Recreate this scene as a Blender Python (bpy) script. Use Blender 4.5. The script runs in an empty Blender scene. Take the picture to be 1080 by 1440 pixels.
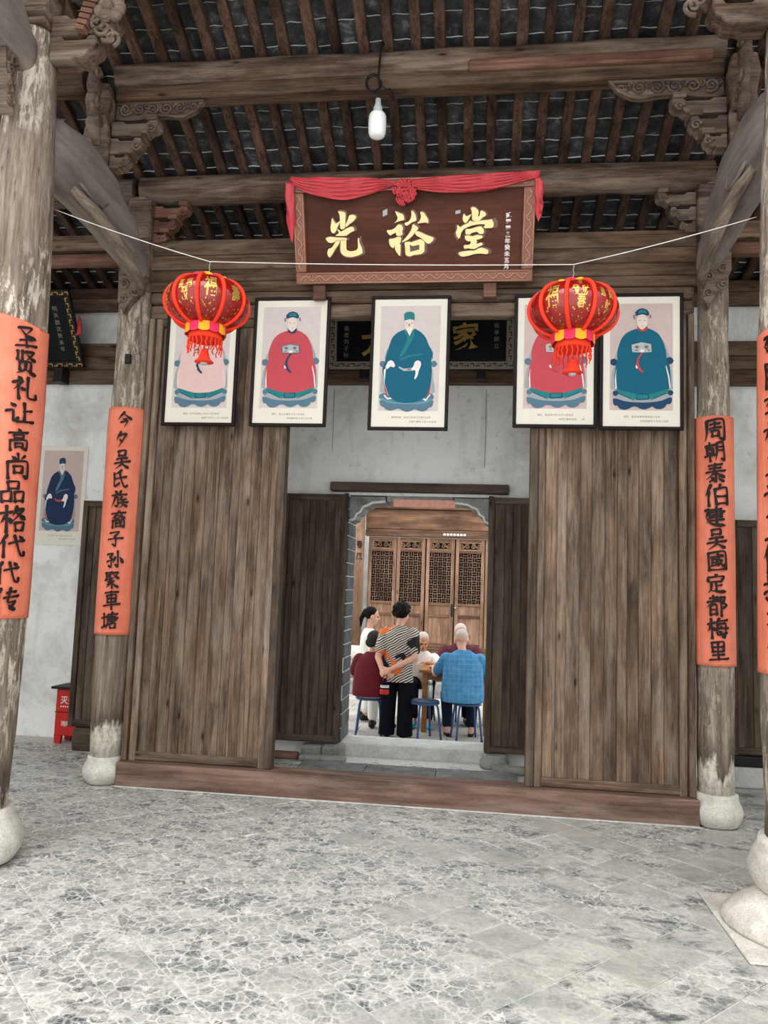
import bpy, bmesh, math, random
from mathutils import Vector, Matrix, noise

rnd = random.Random(11)
scene = bpy.context.scene
col = scene.collection
PI = math.pi

# ------------------------------------------------------------------ camera
def camera():
    yaw, pitch, roll = (math.radians(a) for a in (7.1, 5.62, 2.03))
    f = Vector((-math.sin(yaw)*math.cos(pitch), math.cos(yaw)*math.cos(pitch), math.sin(pitch)))
    r = Vector((math.cos(yaw), math.sin(yaw), 0))
    u = r.cross(f)
    r2 = math.cos(roll)*r + math.sin(roll)*u
    u2 = -math.sin(roll)*r + math.cos(roll)*u
    cd = bpy.data.cameras.new('camera')
    cd.sensor_fit = 'HORIZONTAL'; cd.sensor_width = 36; cd.lens = 1081/1080*36
    cd.clip_start = .05; cd.clip_end = 200
    o = bpy.data.objects.new('camera', cd); col.objects.link(o)
    m = Matrix((r2, u2, -f)).transposed().to_4x4()
    m.translation = Vector((.56, -5.75, 1.55))
    o.matrix_world = m
    scene.camera = o
    return (r2, u2, f, Vector((.56, -5.75, 1.55)))
CAM = camera()
def project(p):
    r, u, f, c = CAM
    v = Vector(p) - c; d = v.dot(f)
    if d < .05: return None
    return 540 + 1081*v.dot(r)/d, 720 - 1081*v.dot(u)/d, d

# ------------------------------------------------------------------ sky, exposure
SKY = 1.66
w = bpy.data.worlds.new('overcast_sky'); scene.world = w; w.use_nodes = True
bg = w.node_tree.nodes['Background']
bg.inputs[0].default_value = (.955, .98, 1.0, 1); bg.inputs[1].default_value = SKY
sd = bpy.data.lights.new('hazy_sun', 'SUN'); sd.energy = 1.5; sd.angle = math.radians(48); sd.color = (1, .97, .93)
so = bpy.data.objects.new('hazy_sun', sd); col.objects.link(so)
so.rotation_euler = (math.radians(25), 0, math.radians(-14))
vs = scene.view_settings
vs.view_transform = 'Standard'; vs.look = 'None'; vs.gamma = 1; vs.use_curve_mapping = False
vs.exposure = .45

# ------------------------------------------------------------------ materials
def S(r, g, b):
    def c(v):
        v /= 255.
        return v/12.92 if v <= .04045 else ((v+.055)/1.055)**2.4
    return (c(r), c(g), c(b), 1)
class NT:
    def __init__(s, name):
        s.m = bpy.data.materials.new(name); s.m.use_nodes = True
        s.t = s.m.node_tree; s.b = s.t.nodes['Principled BSDF']
    def n(s, kind, **kw):
        nd = s.t.nodes.new(kind)
        for k, v in kw.items():
            if hasattr(nd, k) and not k.startswith('i_'): setattr(nd, k, v)
        return nd
    def l(s, a, b): s.t.links.new(a, b)
    def coord(s, scale=(1, 1, 1), jitter=True, kind='Object', rot=(0, 0, 0)):
        tc = s.n('ShaderNodeTexCoord'); mp = s.n('ShaderNodeMapping')
        mp.inputs['Scale'].default_value = scale; mp.inputs['Rotation'].default_value = rot
        src = tc.outputs[kind]
        if jitter:
            oi = s.n('ShaderNodeObjectInfo'); mu = s.n('ShaderNodeMath', operation='MULTIPLY'); mu.inputs[1].default_value = 37.
            s.l(oi.outputs['Random'], mu.inputs[0])
            ad = s.n('ShaderNodeVectorMath', operation='ADD'); s.l(src, ad.inputs[0]); s.l(mu.outputs[0], ad.inputs[1]); src = ad.outputs[0]
        s.l(src, mp.inputs['Vector'])
        return mp.outputs[0]
    def noise(s, vec, scale=5, detail=6, rough=.6, dist=0.):
        nd = s.n('ShaderNodeTexNoise'); nd.inputs['Scale'].default_value = scale; nd.inputs['Detail'].default_value = detail
        nd.inputs['Roughness'].default_value = rough; nd.inputs['Distortion'].default_value = dist
        s.l(vec, nd.inputs['Vector']); return nd.outputs['Fac']
    def ramp(s, fac, stops):
        r = s.n('ShaderNodeValToRGB'); e = r.color_ramp.elements
        while len(e) < len(stops): e.new(.5)
        for i, (p, c) in enumerate(stops): e[i].position = p; e[i].color = c
        s.l(fac, r.inputs[0]); return r.outputs[0]
    def mix(s, fac, a, b, mode='MIX'):
        nd = s.n('ShaderNodeMix', data_type='RGBA', blend_type=mode)
        for sock, v in ((nd.inputs[0], fac), (nd.inputs[6], a), (nd.inputs[7], b)):
            if isinstance(v, (tuple, float, int)): sock.default_value = v
            else: s.l(v, sock)
        return nd.outputs[2]
    def math(s, op, a, b=0.):
        nd = s.n('ShaderNodeMath', operation=op)
        for i, v in enumerate((a, b)):
            if isinstance(v, (float, int)): nd.inputs[i].default_value = v
            else: s.l(v, nd.inputs[i])
        return nd.outputs[0]
    def vary(s, c, lo=.8, hi=1.2):
        oi = s.n('ShaderNodeObjectInfo'); mr = s.n('ShaderNodeMapRange')
        mr.inputs['To Min'].default_value = lo; mr.inputs['To Max'].default_value = hi
        s.l(oi.outputs['Random'], mr.inputs[0])
        hs = s.n('ShaderNodeHueSaturation'); s.l(mr.outputs[0], hs.inputs['Value']); s.l(c, hs.inputs['Color'])
        return hs.outputs[0]
    def bump(s, h, strength=.3, dist=.01):
        b = s.n('ShaderNodeBump'); b.inputs['Strength'].default_value = strength; b.inputs['Distance'].default_value = dist
        s.l(h, b.inputs['Height']); s.l(b.outputs[0], s.b.inputs['Normal'])
    def out(s, c, rough=.7, spec=.3, metal=0.):
        if isinstance(c, tuple): s.b.inputs['Base Color'].default_value = c
        else: s.l(c, s.b.inputs['Base Color'])
        s.b.inputs['Roughness'].default_value = rough; s.b.inputs['Metallic'].default_value = metal
        s.b.inputs['Specular IOR Level'].default_value = spec
        return s.m
def wood(name, dark, light, axis='z', fine=1., rough=.72, weather=None, wamt=.5, lo=.82, hi=1.16, knots=True, con=1.):
    t = NT(name)
    def ax(a, b): return {'x': (a, b, b), 'y': (b, a, b), 'z': (b, b, a)}[axis]
    mid = tuple((a+b)/2 for a, b in zip(dark, light))
    n1 = t.noise(t.coord(ax(.9*fine, 26*fine)), 3.0, 7, .7, .35)          # fibres
    nb = t.noise(t.coord(ax(.45*fine, 7*fine)), 2.4, 5, .6, .5)           # broad grain
    f = t.math('ADD', t.math('MULTIPLY', n1, .55), t.math('MULTIPLY', nb, .45))
    c = t.ramp(f, [(.5-.115*con, dark), (.5, mid), (.5+.115*con, light)])
    n2 = t.noise(t.coord(ax(.8, 2.2)), 2.0, 6, .68)
    c = t.mix(t.ramp(n2, [(.40, (.0, .0, .0, 1)), (.68, (.85, .85, .85, 1))]), c, tuple(a*.55 for a in dark[:3])+(1,))
    if weather:
        n3 = t.noise(t.coord(ax(.5, 4.)), 2.2, 7, .7, .3)
        c = t.mix(t.math('MULTIPLY', t.ramp(n3, [(.47, (0, 0, 0, 1)), (.66, (1, 1, 1, 1))]), wamt), c, weather)
    if knots:
        vo = t.n('ShaderNodeTexVoronoi'); vo.inputs['Scale'].default_value = 1.5; t.l(t.coord(ax(1.7, 5.5)), vo.inputs['Vector'])
        c = t.mix(t.ramp(vo.outputs['Distance'], [(.04, (.95, .95, .95, 1)), (.10, (.3, .3, .3, 1)), (.17, (0, 0, 0, 1))]), c, tuple(a*.28 for a in dark[:3])+(1,))
    c = t.vary(c, lo, hi)
    t.bump(f, .45, .006)
    return t.out(c, rough, .14)
def plain(name, c, rough=.6, metal=0., spec=.2, var=.12, scale=30):
    t = NT(name)
    n = t.noise(t.coord((1, 1, 1)), scale, 4, .6)
    a = tuple(max(0, x*(1-var)) for x in c[:3])+(1,); b = tuple(min(1, x*(1+var)) for x in c[:3])+(1,)
    return t.out(t.ramp(n, [(.3, a), (.7, b)]), rough, spec, metal)

M = {}
M['rafter'] = wood('rafter_wood', S(42, 30, 25), S(116, 87, 71), 'y', 1.2, .6, S(138, 114, 98), .3, .62, 1.3)
M['beam'] = wood('beam_wood', S(58, 44, 36), S(132, 108, 91), 'x', 1.0, .65, S(164, 148, 134), .5)
M['lintel'] = wood('lintel_wood', S(62, 46, 36), S(126, 99, 78), 'x', 1.0, .65, S(148, 130, 114), .4)
M['moon'] = wood('grey_beam_wood', S(116, 107, 100), S(150, 140, 132), 'y', .35, .6, S(152, 143, 136), .4, .96, 1.04, False)
M['panel'] = wood('screen_plank_wood', S(72, 56, 45), S(152, 126, 104), 'z', 1.0, .68, S(176, 162, 148), .40, .78, 1.18)
M['panelx'] = wood('screen_rail_wood', S(70, 54, 44), S(138, 113, 95), 'x', 1.0, .68, S(156, 142, 128), .3)
M['leaf'] = wood('door_plank_wood', S(56, 46, 38), S(112, 95, 80), 'z', 1.0, .7, S(134, 122, 110), .3, .82, 1.14)
M['leafx'] = wood('door_rail_wood', S(60, 50, 42), S(106, 91, 78), 'x', 1.0, .7)
M['sill'] = wood('sill_wood', S(92, 70, 60), S(140, 112, 98), 'x', .5, .6, S(160, 138, 126), .5, .98, 1.02, False)
M['palewood'] = wood('pale_brace_wood', S(106, 92, 80), S(172, 156, 140), 'y', .8, .7, None, 0, .95, 1.05, False)
M['carved'] = wood('carved_wood', S(72, 58, 50), S(132, 114, 100), 'x', 1.5, .7, S(158, 142, 128), .4, .9, 1.1, False)
M['carvedred'] = wood('carved_red_wood', S(96, 66, 54), S(148, 110, 92), 'x', 1.5, .6, None, 0, .9, 1.1, False)
M['farwood'] = wood('new_fir_wood', S(122, 92, 74), S(176, 140, 116), 'z', .8, .6, None, 0, .94, 1.06)
M['farwoodx'] = wood('new_fir_wood_beam', S(92, 66, 50), S(152, 116, 92), 'x', .6, .6, None, 0, .9, 1.05)
M['tablewood'] = wood('varnished_table_wood', S(146, 98, 56), S(184, 130, 80), 'x', .8, .4, None, 0, .95, 1.05, False)

def column_mat(name, peel, z_white, brown=0.):
    t = NT(name)
    n1 = t.noise(t.coord((24, 24, .9), False), 3, 8, .7, .3); nb = t.noise(t.coord((6, 6, .5), False), 2.4, 6, .65, .4)
    f = t.math('ADD', t.math('MULTIPLY', n1, .5), t.math('MULTIPLY', nb, .5))
    c = t.ramp(f, [(.36, S(80, 68, 59)), (.5, S(124, 110, 97)), (.64, S(164, 150, 134))])
    n2 = t.noise(t.coord((9, 9, 2.2), False), 2.2, 9, .78, .3); n6 = t.noise(t.coord((1.2, 1.2, .8), False), 1.6, 3, .5)
    pk = t.math('MULTIPLY', t.ramp(n2, [(.50, (0, 0, 0, 1)), (.57, (peel, peel, peel, 1))]), t.ramp(n6, [(.40, (.05, .05, .05, 1)), (.58, (1, 1, 1, 1))]))
    c = t.mix(pk, c, S(206, 196, 180))
    n3 = t.noise(t.coord((8, 8, 2), False), 2.0, 8, .75)
    c = t.mix(t.ramp(n3, [(.58, (0, 0, 0, 1)), (.68, (.85, .85, .85, 1))]), c, S(58, 46, 38))
    sep = t.n('ShaderNodeSeparateXYZ'); tc = t.n('ShaderNodeTexCoord'); t.l(tc.outputs['Object'], sep.inputs[0])
    n4 = t.noise(t.coord((5, 5, 1.5), False), 2.2, 6, .65)
    zz = t.math('ADD', sep.outputs['Z'], t.math('MULTIPLY', t.math('SUBTRACT', n4, .5), .6))
    def rng(a, b):
        mr = t.n('ShaderNodeMapRange'); mr.inputs['From Min'].default_value = a; mr.inputs['From Max'].default_value = b; t.l(zz, mr.inputs[0]); return mr.outputs[0]
    c = t.mix(t.math('MULTIPLY', rng(z_white+.30, z_white+.06), .7), c, S(64, 52, 44))
    n5 = t.noise(t.coord((1, 1, .6), False), 34, 6, .75)
    c = t.mix(rng(z_white+.08, z_white+.02), c, t.ramp(n5, [(.33, S(150, 140, 126)), (.5, S(198, 192, 178)), (.65, S(220, 217, 207))]))
    t.bump(f, .5, .01)
    return t.out(c, .8, .2)
M['col_in'] = column_mat('weathered_column_wood', .6, .36)
M['col_front'] = column_mat('peeling_column_wood', 1., .30)

def stone_mat(name, a, b, d, scale=8, rough=.85):
    t = NT(name); v = t.coord((1, 1, 1), False)
    n = t.noise(v, scale, 9, .7); n2 = t.noise(v, scale*14, 3, .6)
    c = t.ramp(n, [(.3, a), (.6, b)])
    c = t.mix(t.ramp(n2, [(.3, (.45, .45, .45, 1)), (.5, (0, 0, 0, 1))]), c, d)
    t.bump(n2, .5, .004)
    return t.out(t.vary(c, .92, 1.08), rough, .25)
M['stone'] = stone_mat('pale_base_stone', S(176, 170, 160), S(222, 218, 209), S(128, 124, 118), 7)
M['threshold'] = stone_mat('threshold_stone', S(170, 172, 166), S(200, 202, 196), S(140, 142, 138), 5)
M['greystone'] = stone_mat('grey_stone', S(104, 104, 102), S(158, 157, 152), S(84, 84, 82), 6)
M['darkstone'] = stone_mat('dark_slab', S(78, 80, 80), S(128, 129, 127), S(60, 62, 62), 5)  # slabs of the gate passage, darker than the floor tiles
M['brick'] = stone_mat('grey_brick', S(62, 64, 66), S(106, 108, 110), S(44, 46, 48), 9)
M['redbrick'] = stone_mat('red_brick', S(120, 84, 72), S(150, 116, 102), S(90, 66, 58), 9)
M['paving'] = stone_mat('courtyard_paving', S(150, 147, 140), S(184, 181, 174), S(130, 127, 120), 3)
M['grout'] = plain('floor_grout', S(196, 195, 189), .9, 0, .1, .2, 25)
M['lime'] = plain('lime_mortar', S(224, 223, 217), .9, 0, .1, .1, 40)

def plaster(name, base, stain, lo=.5, hi=.74):
    t = NT(name); v = t.coord((1, 1, 1), False)
    n = t.noise(v, 1.6, 9, .68, .3); n2 = t.noise(v, 14, 7, .75); n3 = t.noise(t.coord((6, 6, .7), False), 1.3, 6, .65)
    c = t.mix(t.ramp(n, [(lo, (0, 0, 0, 1)), (hi, (.8, .8, .8, 1))]), base, stain)
    c = t.mix(t.ramp(n2, [(.58, (0, 0, 0, 1)), (.72, (.55, .55, .55, 1))]), c, tuple(x*.62 for x in stain[:3])+(1,))
    c = t.mix(t.ramp(n3, [(.55, (0, 0, 0, 1)), (.75, (.35, .35, .35, 1))]), c, stain)
    t.bump(n2, .15, .004)
    return t.out(c, .9, .15)
M['plaster'] = plaster('whitewashed_plaster', S(238, 238, 235), S(176, 171, 160), .48, .72)
M['salmon'] = plain('faded_salmon_paper', S(226, 164, 144), .8)

def floor_mat():
    t = NT('crazed_floor_stone')
    geo = t.n('ShaderNodeNewGeometry'); P = geo.outputs['Position']
    oi = t.n('ShaderNodeObjectInfo'); rv = oi.outputs['Random']
    def mapped(sc):
        mp = t.n('ShaderNodeMapping'); mp.inputs['Scale'].default_value = sc; t.l(P, mp.inputs['Vector']); return mp.outputs[0]
    U = mapped((1, 1, 1))
    def warp(amount, scale):
        wn = t.n('ShaderNodeTexNoise'); wn.inputs['Scale'].default_value = scale; wn.inputs['Detail'].default_value = 5; wn.inputs['Roughness'].default_value = .65; t.l(P, wn.inputs['Vector'])
        ws = t.n('ShaderNodeVectorMath', operation='SCALE'); t.l(wn.outputs['Color'], ws.inputs[0]); ws.inputs['Scale'].default_value = amount
        wa = t.n('ShaderNodeVectorMath', operation='ADD'); t.l(P, wa.inputs[0]); t.l(ws.outputs[0], wa.inputs[1]); return wa.outputs[0]
    W = warp(.075, 7)
    def voro(sc, feat):
        v = t.n('ShaderNodeTexVoronoi', feature=feat); v.inputs['Scale'].default_value = sc; t.l(W, v.inputs['Vector']); return v
    e1, e2, cc = voro(19, 'DISTANCE_TO_EDGE'), voro(41, 'DISTANCE_TO_EDGE'), voro(19, 'F1')
    med = t.noise(U, 6, 9, .74); fine = t.noise(U, 45, 6, .75); big = t.noise(U, 1.1, 4, .6); med2 = t.noise(mapped((1.2, 2.0, 1)), 3.6, 9, .8, .5)
    base = t.ramp(med, [(.32, S(146, 148, 145)), (.50, S(182, 182, 176)), (.66, S(206, 204, 197))])
    base = t.mix(t.ramp(big, [(.45, (0, 0, 0, 1)), (.65, (.55, .55, .55, 1))]), base, S(204, 198, 186))
    base = t.mix(t.ramp(fine, [(.36, (.5, .5, .5, 1)), (.56, (0, 0, 0, 1))]), base, S(138, 138, 133))
    base = t.vary(base, .84, 1.08)
    # how crazed a spot is: noise, and tile by tile
    sx = t.n('ShaderNodeSeparateXYZ'); t.l(P, sx.inputs[0])
    mr = t.n('ShaderNodeMapRange'); mr.inputs['From Min'].default_value = 1.1; mr.inputs['From Max'].default_value = -.5; t.l(sx.outputs['X'], mr.inputs[0])
    crz = t.math('ADD', t.math('MULTIPLY', mr.outputs[0], .35), t.math('ADD', t.math('SUBTRACT', t.math('MULTIPLY', t.noise(U, 1.7, 5, .65), 1.7), .42), t.math('MULTIPLY', rv, .26)))
    crz = t.ramp(crz, [(.50, (.06, .06, .06, 1)), (.78, (1, 1, 1, 1))])
    hs = t.n('ShaderNodeSeparateColor'); t.l(cc.outputs['Color'], hs.inputs[0])
    cell = t.ramp(hs.outputs[0], [(.15, (.08, .08, .08, 1)), (1., (.95, .95, .95, 1))])
    wear = t.ramp(med2, [(.40, (.18, .18, .18, 1)), (.58, (1, 1, 1, 1))])
    base = t.mix(t.math('MULTIPLY', t.math('MULTIPLY', cell, crz), wear), base, S(78, 83, 86))
    # dark weathering, mostly inside single tiles
    tr = t.ramp(rv, [(.35, (.15, .15, .15, 1)), (.75, (1, 1, 1, 1))])
    bl = t.ramp(med2, [(.49, (0, 0, 0, 1)), (.60, (.95, .95, .95, 1))])
    base = t.mix(t.math('MULTIPLY', bl, tr), base, S(70, 75, 80))
    # lime in the cracks, broken up
    w1 = t.ramp(e1.outputs['Distance'], [(.0, (1, 1, 1, 1)), (.04, (1, 1, 1, 1)), (.11, (0, 0, 0, 1))])
    w2 = t.ramp(e2.outputs['Distance'], [(.0, (.6, .6, .6, 1)), (.05, (.4, .4, .4, 1)), (.12, (0, 0, 0, 1))])
    brk = t.ramp(t.noise(U, 13, 6, .75), [(.36, (0, 0, 0, 1)), (.58, (1, 1, 1, 1))])
    ln = t.math('MAXIMUM', w1, w2)
    base = t.mix(t.math('MULTIPLY', t.math('MULTIPLY', ln, crz), t.math('ADD', t.math('MULTIPLY', brk, .8), .15)), base, S(212, 211, 205))
    t.bump(t.math('ADD', t.math('MULTIPLY', e1.outputs['Distance'], crz), t.math('MULTIPLY', fine, .12)), .3, .01)
    return t.out(base, .58, .4)
M['floor'] = floor_mat()
def tile_mat():
    t = NT('dark_roof_tile')
    n = t.noise(t.coord((1, 1, 1)), 9, 8, .7, .4)
    c = t.ramp(n, [(.36, S(34, 35, 36)), (.55, S(66, 68, 69)), (.74, S(140, 140, 138))])
    return t.out(t.vary(c, .55, 1.3), .7, .3)
M['tile'] = tile_mat()
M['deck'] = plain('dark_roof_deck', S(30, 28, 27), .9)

M['redpaper'] = None
def paper_mat():
    t = NT('orange_red_paper')
    v = t.coord((16, 16, 1.1), False)
    n = t.noise(v, 1.4, 7, .6, .9); n2 = t.noise(t.coord((1, 1, 1), False), 4, 6, .6)
    c = t.ramp(n2, [(.3, S(216, 110, 82)), (.7, S(236, 138, 110))])
    t.bump(n, .55, .012)
    return t.out(c, .62, .3)
M['redpaper'] = paper_mat()
M['ink'] = plain('black_ink', S(34, 24, 24), .55)
M['gold'] = plain('gilt_lettering', S(232, 212, 150), .35, .25, .5, .1, 30)
M['goldfoil'] = plain('gold_print', S(214, 176, 92), .28, .6, .5, .2, 60)
M['plaque'] = wood('plaque_lacquer', S(76, 40, 26), S(100, 56, 38), 'x', .6, .45, None, 0, .98, 1.02, False)
M['plaqueframe'] = plain('carved_plaque_frame', S(140, 92, 72), .5, 0, .4, .2, 50)
M['plaquerelief'] = plain('frame_relief', S(176, 132, 112), .5, 0, .4, .2, 50)
M['halo'] = plain('worn_lettering_rim', S(118, 92, 82), .6, 0, .3, .2, 40)  # paler brown rim around the gilt characters
M['redcloth'] = plain('red_silk', S(198, 62, 70), .45, 0, .4, .1, 12)
M['framewood'] = plain('black_frame_lacquer', S(30, 20, 20), .4, 0, .15, .15, 20)
M['mat'] = plain('portrait_paper', S(226, 220, 206), .55, 0, .35, .03, 6)
for k, c in {'pic': (206, 194, 188), 'picpink': (200, 178, 172), 'robered': (192, 72, 82), 'robeblue': (0, 92, 118), 'robepink': (222, 188, 182),
             'navy': (24, 62, 96), 'teal': (28, 122, 124), 'slate': (84, 116, 134), 'chairgrey': (158, 162, 164), 'face': (224, 206, 194), 'linegrey': (120, 104, 104),
             'white': (232, 224, 218), 'silver': (176, 180, 180), 'darkrobe': (26, 44, 78), 'sashred': (190, 70, 62), 'skyteal': (96, 150, 160)}.items():
    M[k] = plain('print_'+k, S(*c), .6, 0, .25, .05, 14)
M['lantern'] = plain('lantern_film', S(140, 16, 12), .16, 0, .6, .2, 18)
M['fluff'] = plain('red_chenille', S(246, 62, 38), .8, 0, .2, .2, 90)
M['yellow'] = plain('yellow_felt', S(246, 170, 42), .8, 0, .2, .1, 60)
M['pink'] = plain('magenta_felt', S(226, 50, 92), .8, 0, .2, .1, 60)
M['rubber'] = plain('black_rubber', S(26, 25, 25), .6)
M['bulb'] = plain('white_bulb_glass', S(236, 238, 236), .25, 0, .5, .02)
M['string'] = plain('white_string', S(214, 212, 206), .8)
M['wire'] = plain('grey_wire', S(150, 148, 144), .5)
M['firered'] = plain('red_enamel', S(190, 34, 30), .45, 0, .4, .15, 12)
M['paintwhite'] = plain('white_paint', S(230, 222, 216), .7)
M['blackboard'] = plain('black_lacquer', S(20, 21, 23), .4, 0, .15, .2, 8)
M['paleframe'] = plain('pale_gilt_frame', S(150, 140, 124), .5, 0, .4, .15, 50)
M['iron'] = plain('black_iron', S(40, 38, 36), .5, .3)
M['stoolblue'] = plain('blue_enamel', S(38, 74, 124), .35, 0, .5, .1, 20)
M['seatdark'] = plain('dark_stool_seat', S(52, 70, 92), .5)
M['steel'] = plain('brushed_steel', S(176, 178, 178), .3, .8)
M['skin'] = plain('skin', S(206, 158, 134), .55, 0, .35, .06, 20)
M['skinold'] = plain('tanned_skin', S(186, 134, 108), .55, 0, .35, .08, 20)
M['hairblack'] = plain('black_hair', S(18, 15, 15), .6, 0, .08, .3, 60)
M['hairgrey'] = plain('greying_hair', S(48, 46, 46), .7, 0, .1, .5, 60)
M['hairwhite'] = plain('white_hair', S(186, 176, 168), .7, 0, .3, .15, 60)
M['maroon'] = plain('maroon_knit', S(92, 24, 32), .85, 0, .2, .15, 90)
M['plum'] = plain('plum_shirt', S(84, 34, 48), .8, 0, .2, .12, 40)
M['whitecloth'] = plain('white_cotton', S(228, 224, 216), .85, 0, .2, .05, 12)
M['blackcloth'] = plain('navy_black_cloth', S(16, 18, 26), .85, 0, .06, .15, 20)
M['navycloth'] = plain('dark_navy_cloth', S(28, 34, 50), .85, 0, .06, .15, 20)
M['shoe'] = plain('black_shoe', S(30, 28, 30), .55)
M['cyan'] = plain('cyan_slipper', S(60, 176, 204), .6)
M['label'] = plain('bottle_sleeve_red', S(176, 40, 40), .6)
def check_mat():
    t = NT('blue_checked_cotton'); v = t.coord((1, 1, 1), False)
    c = t.ramp(t.noise(v, 12, 5, .6), [(.3, S(54, 112, 158)), (.7, S(82, 144, 186))])
    sep = t.n('ShaderNodeSeparateXYZ'); t.l(v, sep.inputs[0])
    for ax in ('X', 'Z'):
        f = t.math('FRACT', t.math('MULTIPLY', sep.outputs[ax], 19.))
        c = t.mix(t.math('MULTIPLY', t.math('LESS_THAN', f, .13), .3), c, S(118, 172, 204))
    return t.out(c, .8, .2)
M['bluecheck'] = check_mat()
def zebra_mat():
    t = NT('zebra_print_blouse'); v = t.coord((1, 1, 1), False, rot=(0, .5, 0))
    wv = t.n('ShaderNodeTexWave'); wv.inputs['Scale'].default_value = 13; wv.inputs['Distortion'].default_value = 6; wv.inputs['Detail'].default_value = 1.5; wv.inputs['Detail Scale'].default_value = .6
    wv.bands_direction = 'Z'; t.l(v, wv.inputs['Vector'])
    c = t.ramp(wv.outputs['Fac'], [(.46, S(34, 30, 32)), (.54, S(206, 196, 184))])
    n = t.noise(v, 3.4, 2, .5)
    c = t.mix(t.ramp(n, [(.56, (0, 0, 0, 1)), (.57, (1, 1, 1, 1))]), c, S(30, 27, 30))
    n2 = t.noise(t.coord((1, 1, 1.4), False), 4.6, 1, .5)
    c = t.mix(t.ramp(n2, [(.63, (0, 0, 0, 1)), (.64, (1, 1, 1, 1))]), c, S(214, 112, 58))
    return t.out(c, .8, .2)
M['zebra'] = zebra_mat()

# ------------------------------------------------------------------ mesh helpers
class MB:
    def __init__(s): s.v = []; s.f = []; s.mi = []; s.sm = []
    def add(s, vs, fs, mi=0, sm=False):
        o = len(s.v); s.v += [tuple(v) for v in vs]
        for f in fs: s.f.append([i+o for i in f]); s.mi.append(mi); s.sm.append(sm)
        return s
    def box(s, c, d, mi=0, rot=None):
        x, y, z = (a/2 for a in d); c = Vector(c)
        vs = [Vector((i*x, j*y, k*z)) for k in (-1, 1) for j in (-1, 1) for i in (-1, 1)]
        if rot is not None: vs = [rot @ v for v in vs]
        return s.add([v+c for v in vs], [(0, 2, 3, 1), (4, 5, 7, 6), (0, 1, 5, 4), (2, 6, 7, 3), (0, 4, 6, 2), (1, 3, 7, 5)], mi)
    def bb(s, x0, x1, y0, y1, z0, z1, mi=0): return s.box(((x0+x1)/2, (y0+y1)/2, (z0+z1)/2), (x1-x0, y1-y0, z1-z0), mi)
    def tube(s, pts, rad, seg=10, mi=0, cap=True, flat=(1., 1.), up=None, closed=False):
        pts = [Vector(p) for p in pts]; n = len(pts)
        if not hasattr(rad, '__len__'): rad = [rad]*n
        rings = []; pu = None
        for i, p in enumerate(pts):
            if closed: t = pts[(i+1) % n]-pts[i-1]
            else: t = pts[min(i+1, n-1)]-pts[max(i-1, 0)]
            t.normalize()
            if up is not None: a = Vector(up)-Vector(up).dot(t)*t
            elif pu is None: a = t.orthogonal()
            else: a = pu-pu.dot(t)*t
            if a.length < 1e-6: a = t.orthogonal()
            a.normalize(); pu = a; b = t.cross(a)
            rings.append([p+a*rad[i]*flat[0]*math.cos(q)+b*rad[i]*flat[1]*math.sin(q) for q in (2*PI*k/seg for k in range(seg))])
        vs = [v for r in rings for v in r]; fs = []
        for i in range(n if closed else n-1):
            j = (i+1) % n
            for k in range(seg): fs.append((i*seg+k, i*seg+(k+1) % seg, j*seg+(k+1) % seg, j*seg+k))
        s.add(vs, fs, mi, True)
        if cap and not closed:
            o = len(s.v)-len(vs)
            for r in (list(range(seg))[::-1], [(n-1)*seg+k for k in range(seg)]):
                s.f.append([o+k for k in r]); s.mi.append(mi); s.sm.append(False)
        return s
    def lathe(s, prof, seg=24, c=(0, 0, 0), mi=0, wob=0., seed=0, smooth=True):
        vs = []; fs = []; n = len(prof)
        for i, (r, z) in enumerate(prof):
            for k in range(seg):
                a = 2*PI*k/seg; rr = r
                if wob: rr += wob*(noise.noise(Vector((math.cos(a)*1.6+seed, math.sin(a)*1.6, z*2.2)))+.5*noise.noise(Vector((math.cos(a)*5+seed, math.sin(a)*5, z*5))))
                vs.append((c[0]+rr*math.cos(a), c[1]+rr*math.sin(a), c[2]+z))
        for i in range(n-1):
            for k in range(seg): fs.append((i*seg+k, i*seg+(k+1) % seg, (i+1)*seg+(k+1) % seg, (i+1)*seg+k))
        s.add(vs, fs, mi, smooth); o = len(s.v)-len(vs)
        for r in (list(range(seg))[::-1], [(n-1)*seg+k for k in range(seg)]):
            s.f.append([o+k for k in r]); s.mi.append(mi); s.sm.append(False)
        return s
    def prism(s, poly, y0, y1, mi=0, T=None):
        """polygon in local x,z extruded along y"""
        n = len(poly); vs = [Vector((x, y0, z)) for x, z in poly]+[Vector((x, y1, z)) for x, z in poly]
        if T is not None: vs = [T @ v for v in vs]
        fs = [list(range(n)), list(range(2*n-1, n-1, -1))]+[(i, i+n, (i+1) % n+n, (i+1) % n) for i in range(n)]
        return s.add(vs, fs, mi)
    def sphere(s, c, r, seg=12, rings=8, mi=0, rot=None):
        if not hasattr(r, '__len__'): r = (r, r, r)
        vs = [Vector((0, 0, -r[2]))]; fs = []
        for i in range(1, rings):
            a = -PI/2+PI*i/rings
            for k in range(seg):
                b = 2*PI*k/seg; vs.append(Vector((r[0]*math.cos(a)*math.cos(b), r[1]*math.cos(a)*math.sin(b), r[2]*math.sin(a))))
        vs.append(Vector((0, 0, r[2]))); L = len(vs)-1
        for k in range(seg): fs.append((0, 1+(k+1) % seg, 1+k))
        for i in range(rings-2):
            for k in range(seg):
                a = 1+i*seg; fs.append((a+k, a+(k+1) % seg, a+seg+(k+1) % seg, a+seg+k))
        a = 1+(rings-2)*seg
        for k in range(seg): fs.append((a+k, a+(k+1) % seg, L))
        if rot is not None: vs = [rot @ v for v in vs]
        return s.add([v+Vector(c) for v in vs], fs, mi, True)
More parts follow.
